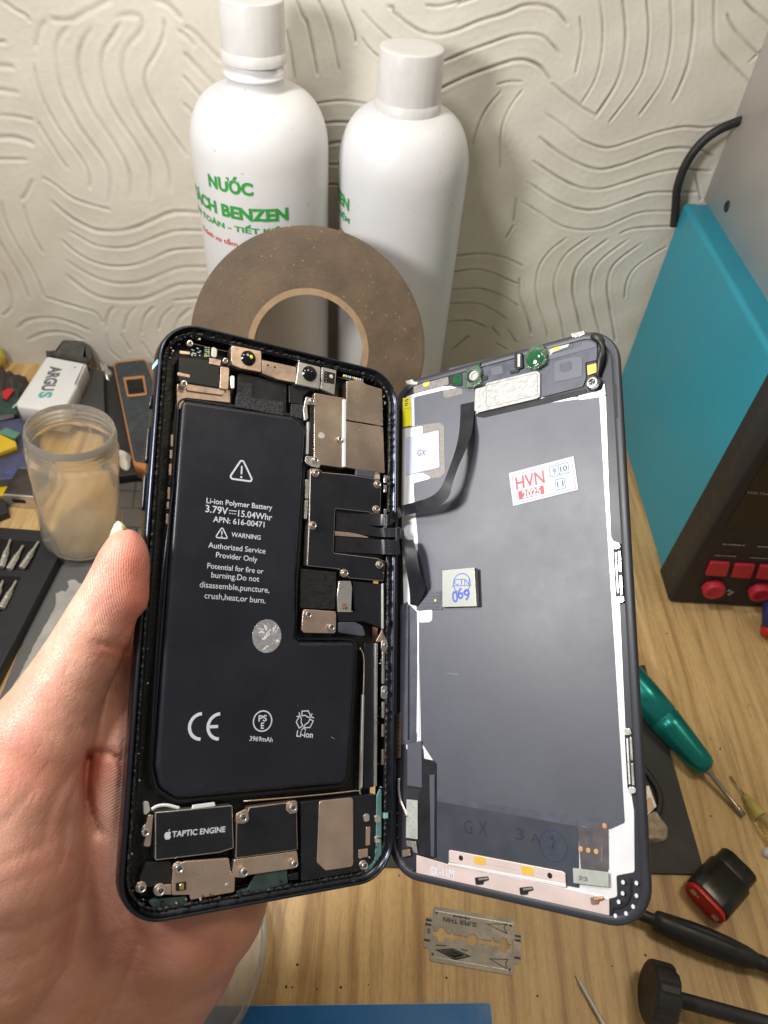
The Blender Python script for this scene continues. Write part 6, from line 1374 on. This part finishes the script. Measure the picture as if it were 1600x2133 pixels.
# ------------------------------------------------------------------ the left hand: one continuous skin from a distance field
def skin_material():
    m = bpy.data.materials.new('skin'); m.use_nodes = True; MATS['skin'] = m
    nt = m.node_tree; b = nt.nodes['Principled BSDF']; L = nt.links.new
    tc = nd(nt, 'ShaderNodeTexCoord')
    n = nd(nt, 'ShaderNodeTexNoise'); n.inputs['Scale'].default_value = 55; n.inputs['Detail'].default_value = 6; n.inputs['Roughness'].default_value = .6
    L(tc.outputs['Object'], n.inputs['Vector'])
    r = nd(nt, 'ShaderNodeValToRGB'); e = r.color_ramp.elements
    e[0].position = .30; e[0].color = (.47, .21, .155, 1); e[1].position = .72; e[1].color = (.64, .385, .305, 1)
    k = e.new(.5); k.color = (.565, .292, .213, 1); L(n.outputs['Fac'], r.inputs[0])
    bl = nd(nt, 'ShaderNodeAttribute'); bl.attribute_name = 'blush'
    mx = nd(nt, 'ShaderNodeMix', data_type='RGBA'); mx.inputs['B'].default_value = (.60, .18, .125, 1); L(bl.outputs['Fac'], mx.inputs['Factor']); L(r.outputs[0], mx.inputs['A'])
    L(mx.outputs['Result'], b.inputs['Base Color'])
    b.inputs['Subsurface Weight'].default_value = .35; b.inputs['Subsurface Radius'].default_value = (1, .35, .2); b.inputs['Subsurface Scale'].default_value = .0025
    b.inputs['Roughness'].default_value = .42; b.inputs['Specular IOR Level'].default_value = .42
    # fine skin cells + friction ridges
    vo = nd(nt, 'ShaderNodeTexVoronoi'); vo.inputs['Scale'].default_value = 1050; vo.feature = 'DISTANCE_TO_EDGE'
    wn = nd(nt, 'ShaderNodeTexNoise'); wn.inputs['Scale'].default_value = 300; wn.inputs['Detail'].default_value = 3; L(tc.outputs['Object'], wn.inputs['Vector'])
    ma = nd(nt, 'ShaderNodeVectorMath', operation='MULTIPLY_ADD'); ma.inputs[1].default_value = (.0012, .0012, .0012); L(wn.outputs['Color'], ma.inputs[0]); L(tc.outputs['Object'], ma.inputs[2]); L(ma.outputs[0], vo.inputs['Vector'])
    pv = nd(nt, 'ShaderNodeAttribute'); pv.attribute_name = 'ridge'
    sn = nd(nt, 'ShaderNodeMath', operation='SINE'); L(pv.outputs['Fac'], sn.inputs[0])
    rm = nd(nt, 'ShaderNodeAttribute'); rm.attribute_name = 'ridge_mask'
    m1 = nd(nt, 'ShaderNodeMath', operation='MULTIPLY'); L(sn.outputs[0], m1.inputs[0]); L(rm.outputs['Fac'], m1.inputs[1])
    m2 = nd(nt, 'ShaderNodeMath', operation='MULTIPLY'); L(m1.outputs[0], m2.inputs[0]); m2.inputs[1].default_value = .12
    vm = nd(nt, 'ShaderNodeMath', operation='MINIMUM'); L(vo.outputs['Distance'], vm.inputs[0]); vm.inputs[1].default_value = .12
    m3 = nd(nt, 'ShaderNodeMath', operation='MULTIPLY'); L(vm.outputs[0], m3.inputs[0]); m3.inputs[1].default_value = 1.2
    ad = nd(nt, 'ShaderNodeMath', operation='ADD'); L(m2.outputs[0], ad.inputs[0]); L(m3.outputs[0], ad.inputs[1])
    n4 = nd(nt, 'ShaderNodeTexNoise'); n4.inputs['Scale'].default_value = 170; n4.inputs['Detail'].default_value = 5; L(tc.outputs['Object'], n4.inputs['Vector'])
    m4 = nd(nt, 'ShaderNodeMath', operation='MULTIPLY_ADD'); L(n4.outputs['Fac'], m4.inputs[0]); m4.inputs[1].default_value = .8; L(ad.outputs[0], m4.inputs[2])
    for rot, sc_, k_ in (((.3, .5, .9), (420, 60, 420), .22), ((.6, -.4, 2.2), (300, 50, 300), .2)):      # fine folds of the palm, two directions
        mp = nd(nt, 'ShaderNodeMapping'); mp.inputs['Rotation'].default_value = rot; mp.inputs['Scale'].default_value = sc_; L(tc.outputs['Object'], mp.inputs['Vector'])
        nf = nd(nt, 'ShaderNodeTexNoise'); nf.inputs['Scale'].default_value = 1; nf.inputs['Detail'].default_value = 3; L(mp.outputs[0], nf.inputs['Vector'])
        rf = nd(nt, 'ShaderNodeValToRGB'); rf.color_ramp.elements[0].position = .33; rf.color_ramp.elements[1].position = .46; L(nf.outputs['Fac'], rf.inputs[0])
        m5 = nd(nt, 'ShaderNodeMath', operation='MULTIPLY_ADD'); L(rf.outputs[0], m5.inputs[0]); m5.inputs[1].default_value = k_; L(m4.outputs[0], m5.inputs[2]); m4 = m5
    bp = nd(nt, 'ShaderNodeBump'); bp.inputs['Strength'].default_value = .62; bp.inputs['Distance'].default_value = .00045
    L(m4.outputs[0], bp.inputs['Height']); L(bp.outputs[0], b.inputs['Normal'])
skin_material()
mat('nail', (.66, .56, .38), .28, var=.06, scale=200, sss=.1)

def cam3(px, py, d): return np.array([(px-CX)*d/FPX, -(py-CY)*d/FPX, d])
_at = lambda v: np.array([v.dot(cR), v.dot(cU), v.dot(cF)])
def back(px, py, r, gap=.2):
    """centre of a finger section whose front just touches the back glass at this photo point"""
    h = -(8.6+r+gap); l = FA.loc(px, py, h); return _at(FA.world((l.x, l.y, h))-cC)
def make_hand():
    h = .88
    lo = np.array([-172., -262., 150.]); hi = np.array([2., 2., 275.])
    n = np.ceil((hi-lo)/h).astype(int)+1
    ax = [lo[i]+h*np.arange(n[i]) for i in range(3)]
    def field(): return np.full(n, 25., np.float32)
    def cap_(D, a, b, ra, rb, k):
        pad = max(ra, rb)+14
        i0 = np.maximum(((np.minimum(a, b)-pad-lo)/h).astype(int), 0); i1 = np.minimum(((np.maximum(a, b)+pad-lo)/h).astype(int)+2, n)
        if (i1 <= i0).any(): return
        X = ax[0][i0[0]:i1[0], None, None]-a[0]; Y = ax[1][None, i0[1]:i1[1], None]-a[1]; Z = ax[2][None, None, i0[2]:i1[2]]-a[2]
        d = b-a; q = d@d
        t = np.clip((X*d[0]+Y*d[1]+Z*d[2])/max(q, 1e-6), 0, 1)
        e = np.sqrt((X-t*d[0])**2+(Y-t*d[1])**2+(Z-t*d[2])**2)-(ra+(rb-ra)*t)
        s = D[i0[0]:i1[0], i0[1]:i1[1], i0[2]:i1[2]]
        hh = np.clip(.5+.5*(e-s)/k, 0, 1); s[...] = e+(s-e)*hh-k*hh*(1-hh)
    def chain(D, nodes, k):
        for (a, ra), (b, rb) in zip(nodes[:-1], nodes[1:]): cap_(D, a, b, ra, rb, k)
    # thumb (photo px, px, depth mm, radius mm)
    TH_ = [(262, 1141, 188.5, 5.0), (254, 1178, 188.5, 6.1), (239, 1234, 188.5, 7.5), (213, 1292, 188.5, 8.5), (184, 1345, 188, 8.8), (152, 1400, 187, 9.2), (120, 1460, 186, 10.4), (80, 1540, 184, 13.2), (32, 1650, 183, 17.5), (-15, 1780, 182, 22.5), (-60, 1930, 184, 26)]
    Dt = field(); chain(Dt, [(cam3(a, b, d), r) for a, b, d, r in TH_], 3.0)
    cap_(Dt, cam3(270, 1165, 187.5), cam3(272, 1250, 187.8), 3.5, 4.2, 4)     # the pad bulging against the phone
    Dp = field()
    # palm, heel and the side of the hand below the phone
    for a, b, k in (((-20, 1800, 196, 24), (60, 1960, 207, 27), 9), ((60, 1960, 207, 27), (145, 2150, 232, 31), 9), ((145, 2150, 232, 31), (60, 2330, 244, 31), 9), ((60, 2330, 244, 31), (-70, 2560, 232, 27), 9),
                    ((60, 1720, 199, 19), (170, 1880, 212, 22), 9), ((170, 1880, 212, 22), (222, 2060, 236, 28), 9), ((222, 2060, 236, 28), (155, 2200, 248, 31), 9), ((155, 2200, 248, 31), (60, 2330, 244, 31), 9),
                    ((120, 1620, 198, 12), (60, 1720, 199, 19), 9)):
        cap_(Dp, cam3(*a[:3]), cam3(*b[:3]), a[3], b[3], k)
    bk = lambda *a: (back(*a), a[2])
    hyp = [bk(300, 1720, 16), bk(330, 1800, 18.5), bk(395, 1872, 20.2)]; chain(Dp, hyp, 9)
    chain(Dp, [bk(395, 1872, 20.2), (cam3(326, 1965, 228), 24.0), (cam3(245, 2060, 240), 29.0)], 9)
    chain(Dp, [bk(300, 1420, 10), bk(292, 1500, 12.5), bk(285, 1570, 14), bk(275, 1660, 15), bk(300, 1720, 16)], 7)
    chain(Dp, [bk(285, 1570, 14), bk(400, 1600, 14), bk(470, 1700, 14), bk(420, 1800, 17)], 9); chain(Dp, [bk(300, 1720, 16), bk(420, 1700, 15)], 9)
    # ball of the index finger peeping out beside the phone
    cap_(Dp, cam3(236, 1625, 201), cam3(258, 1690, 202), 8.6, 8.6, 4)
    cap_(Dp, cam3(262, 1480, 205), cam3(270, 1360, 207), 9.5, 8.0, 5)
    # fingers behind the phone
    for nodes in ([(300, 1420, 10), (370, 1330, 9.5), (470, 1260, 9), (580, 1215, 8.2), (690, 1200, 7)], [(400, 1560, 11), (480, 1450, 9.8), (590, 1380, 9.2), (690, 1350, 8.2), (760, 1345, 7)],
                  [(450, 1640, 11), (540, 1560, 9.4), (630, 1500, 8.8), (710, 1480, 7.8), (765, 1478, 6.8)], [(450, 1740, 10.5), (540, 1690, 8.2), (620, 1650, 7.4), (690, 1632, 6.6), (730, 1628, 5.8)]):
        Df = field(); chain(Df, [bk(*q) for q in nodes], 3); 
        hh = np.clip(.5+.5*(Df-Dp)/3., 0, 1); Dp = Df+(Dp-Df)*hh-3.*hh*(1-hh)
    k = 2.2; hh = np.clip(.5+.5*(Dt-Dp)/k, 0, 1); D = Dt+(Dp-Dt)*hh-k*hh*(1-hh)
    # press the skin flat where it meets the phone: keep the phone's own volume free
    M_ = FA.M; 
    GX, GY, GZ = np.meshgrid(*ax, indexing='ij')
    PX = CX+FPX*GX/GZ; PY = CY-FPX*GY/GZ
    o = _at(FA.o-cC); ex, ey, ez = [_at(v) for v in (FA.x, FA.y, FA.z)]
    lx = (GX-o[0])*ex[0]+(GY-o[1])*ex[1]+(GZ-o[2])*ex[2]; ly = (GX-o[0])*ey[0]+(GY-o[1])*ey[1]+(GZ-o[2])*ey[2]; lz = (GX-o[0])*ez[0]+(GY-o[1])*ez[1]+(GZ-o[2])*ez[2]
    R_ = 11.0; qx = np.abs(lx-PHW/2)-(PHW/2-R_); qy = np.abs(ly-PHH/2)-(PHH/2-R_)
    d2 = np.hypot(np.maximum(qx, 0), np.maximum(qy, 0))+np.minimum(np.maximum(qx, qy), 0)-R_
    bx = np.maximum(d2, np.abs(lz+4.3)-4.3)
    b_ = -(bx-.15); ks = 1.6; hh = np.clip(.5-.5*(D-b_)/ks, 0, 1); D = D+(b_-D)*hh+ks*hh*(1-hh)
    # creases
    dd = np.full(n, 0., np.float32)
    def crease(pts, wd, dp, soft=None):
        P = crom([Vector(p) for p in pts], 5); best = np.full(n, 1e9, np.float32)
        xs = [p.x for p in P]; ys = [p.y for p in P]
        m_ = (PX > min(xs)-40) & (PX < max(xs)+40) & (PY > min(ys)-40) & (PY < max(ys)+40) & (np.abs(D) < 6)
        px, py = PX[m_], PY[m_]; bb = np.full(px.shape, 1e9)
        for a, b in zip(P[:-1], P[1:]):
            vx, vy = b.x-a.x, b.y-a.y; t = np.clip(((px-a.x)*vx+(py-a.y)*vy)/(vx*vx+vy*vy+1e-9), 0, 1); bb = np.minimum(bb, (px-a.x-t*vx)**2+(py-a.y-t*vy)**2)
        dd[m_] = np.maximum(dd[m_], 1.0*dp*np.exp(-bb/(wd*wd)))
    for pts, wd, dp in (([(200, 1338), (222, 1346), (246, 1350), (262, 1360)], 6, .75), ([(210, 1362), (232, 1372), (250, 1376)], 5, .45),
                        ([(150, 1522), (170, 1515), (190, 1510)], 5, .35), ([(100, 1525), (125, 1520)], 5, .25),
                        ([(186, 1572), (181, 1610), (180, 1650), (190, 1690), (208, 1735)], 9, 2.3), ([(186, 1570), (215, 1566), (245, 1580), (262, 1605)], 6, 1.3), ([(232, 1475), (275, 1480)], 5, .35), ([(235, 1440), (280, 1430)], 5, .3),
                        ([(183, 1580), (150, 1610), (110, 1680), (90, 1760)], 9, .55), ([(165, 1620), (140, 1700), (130, 1790)], 8, .45), ([(70, 1640), (30, 1690), (0, 1720)], 7, .35),
                        ([(0, 1800), (70, 1770), (140, 1735)], 7, .35), ([(0, 1850), (90, 1815), (150, 1790)], 6, .3), ([(300, 1935), (275, 2000), (240, 2070), (200, 2140)], 8, .6), ([(318, 1925), (310, 1980), (300, 2020)], 6, .4),
                        ([(0, 1945), (80, 1925), (160, 1880)], 8, .45), ([(0, 2080), (60, 2060), (110, 2020)], 8, .45), ([(0, 2010), (60, 1990), (120, 1950)], 6, .3), ([(245, 1950), (210, 2010), (190, 2080)], 7, .35)): crease(pts, wd, dp)
    D = D+dd
    # naive surface nets
    ins = D < 0
    def sl(a, o): return a[o[0]:n[0]-1+o[0], o[1]:n[1]-1+o[1], o[2]:n[2]-1+o[2]]
    cs = [(i, j, k) for i in (0, 1) for j in (0, 1) for k in (0, 1)]
    cnt = sum(sl(ins, c).astype(np.int8) for c in cs); act = (cnt > 0) & (cnt < 8)
    ci = np.argwhere(act); acc = np.zeros((len(ci), 3)); num = np.zeros(len(ci))
    for a in cs:
        for axi in range(3):
            if a[axi]: continue
            b = list(a); b[axi] = 1
            da = D[ci[:, 0]+a[0], ci[:, 1]+a[1], ci[:, 2]+a[2]]; db = D[ci[:, 0]+b[0], ci[:, 1]+b[1], ci[:, 2]+b[2]]
            mk = (da < 0) != (db < 0); t = np.where(mk, da/np.where(mk, da-db, 1), 0)
            p = np.array(a)[None, :]+np.zeros((len(ci), 3)); p[:, axi] += t; acc[mk] += p[mk]; num[mk] += 1
    V = lo+h*(ci+acc/num[:, None])
    idx = -np.ones(act.shape, np.int64); idx[tuple(ci.T)] = np.arange(len(ci))
    quads = []
    for axi in range(3):
        u, v = (axi+1) % 3, (axi+2) % 3
        s0 = [slice(None)]*3; s1 = [slice(None)]*3; s0[axi] = slice(0, -1); s1[axi] = slice(1, None)
        A0 = ins[tuple(s0)]; A1 = ins[tuple(s1)]; e = np.argwhere(A0 != A1)
        e = e[(e[:, u] > 0) & (e[:, v] > 0) & (e[:, u] < n[u]-1) & (e[:, v] < n[v]-1)]
        flip = A0[tuple(e.T)]
        def g(du, dv):
            q = e.copy(); q[:, u] -= du; q[:, v] -= dv; return idx[tuple(q.T)]
        Q = np.stack([g(1, 1), g(0, 1), g(0, 0), g(1, 0)], 1); Q[~flip] = Q[~flip][:, ::-1]; quads.append(Q)
    Q = np.vstack(quads); Q = Q[(Q >= 0).all(1)]
    Q = Q[:, ::-1]      # camera axes are left-handed
    # light smoothing
    nb = np.vstack([Q[:, [0, 1]], Q[:, [1, 2]], Q[:, [2, 3]], Q[:, [3, 0]]])
    for it in range(3):
        sm = np.zeros_like(V); c_ = np.zeros(len(V))
        for a, b in ((0, 1), (1, 0)): np.add.at(sm, nb[:, a], V[nb[:, b]]); np.add.at(c_, nb[:, a], 1)
        V = V+.35*(sm/np.maximum(c_, 1)[:, None]-V)
    px = CX+FPX*V[:, 0]/V[:, 2]; py = CY-FPX*V[:, 1]/V[:, 2]
    cr, cu, cf = [np.array(v) for v in (cR, cU, cF)]
    Wd = np.array(cC)[None]+V[:, :1]*cr+V[:, 1:2]*cu+V[:, 2:3]*cf
    me = bpy.data.meshes.new('hand')
    org = Wd.min(0); org = np.array([(Wd[:, 0].min()+Wd[:, 0].max())/2, (Wd[:, 1].min()+Wd[:, 1].max())/2, Wd[:, 2].min()])
    co = ((Wd-org)*.001).astype(np.float32)
    me.vertices.add(len(co)); me.vertices.foreach_set('co', co.ravel()); me.loops.add(len(Q)*4); me.loops.foreach_set('vertex_index', Q.astype(np.int32).ravel())
    me.polygons.add(len(Q)); me.polygons.foreach_set('loop_start', np.arange(len(Q), dtype=np.int32)*4); me.polygons.foreach_set('use_smooth', np.ones(len(Q), bool)); me.update(); me.validate()
    # natural reddening of the finger pads and folds; friction ridges
    def G(x, y, sx, sy, rot=0):
        c, s = math.cos(rot), math.sin(rot); a = ((px-x)*c+(py-y)*s)/sx; b = (-(px-x)*s+(py-y)*c)/sy; return np.exp(-(a*a+b*b))
    bl = .75*G(285, 1240, 45, 110)+.30*G(262, 1150, 50, 40)+.5*G(240, 1362, 50, 22)+.8*G(188, 1620, 22, 75)+.35*G(215, 1590, 50, 40)+.3*G(280, 1420, 40, 110)+.35*G(60, 1610, 120, 60)+.35*G(330, 1960, 160, 120)+.25*G(120, 1800, 160, 60)
    at = me.attributes.new('blush', 'FLOAT', 'POINT'); at.data.foreach_set('value', np.clip(bl, 0, .8).astype(np.float32))
    dx = px-262; dy = py-1300
    rd = np.hypot((px-330)*1.0, (py-1185)*.55)*2*math.pi/5.2; m_ = np.clip(1.6*G(240, 1230, 75, 90), 0, 1)
    m2 = np.clip(1.4*G(225, 1660, 45, 90), 0, 1); rd2 = ((px-180)*.5+(py-1600)*.9)*2*math.pi/6.0
    rr_ = np.where(m_ > m2, rd, rd2); at = me.attributes.new('ridge', 'FLOAT', 'POINT'); at.data.foreach_set('value', rr_.astype(np.float32))
    at = me.attributes.new('ridge_mask', 'FLOAT', 'POINT'); at.data.foreach_set('value', np.maximum(m_, m2).astype(np.float32))
    me.materials.append(MATS['skin'])
    return link('hand', me, Matrix.Translation(Vector(org)*.001))
hand = tag(make_hand(), 'left hand gripping the opened phone, thumb pressed against its left edge', 'hand')
# thumbnail seen almost edge-on
mb = MB(); rows = []
for (x0, y0, d0), (x1, y1, d1) in (((221, 1148, 190.5), (236, 1148, 188)), ((226, 1126, 190.5), (240, 1126, 188)), ((231, 1107, 190), (245, 1114, 187.4)), ((238, 1092, 189.6), (251, 1108, 187)), ((245, 1085, 189.4), (256, 1105, 187)), ((252, 1088, 189.6), (261, 1104, 187.2)), ((259, 1096, 190), (267, 1107, 187.6))):
    rows.append((CP(x0, y0, d0), CP(x1, y1, d1)))
vs = []
for a, b in rows: vs += [a, b, b+cF*.5, a+cF*.5]
fs = []
for i in range(len(rows)-1):
    for k in range(4): fs.append((i*4+k, i*4+(k+1) % 4, i*4+4+(k+1) % 4, i*4+4+k))
fs += [(0, 1, 2, 3), tuple(len(vs)-4+k for k in (3, 2, 1, 0))]; mb.add(vs, fs, 0, True); mb.build('thumbnail', 'nail', hand)
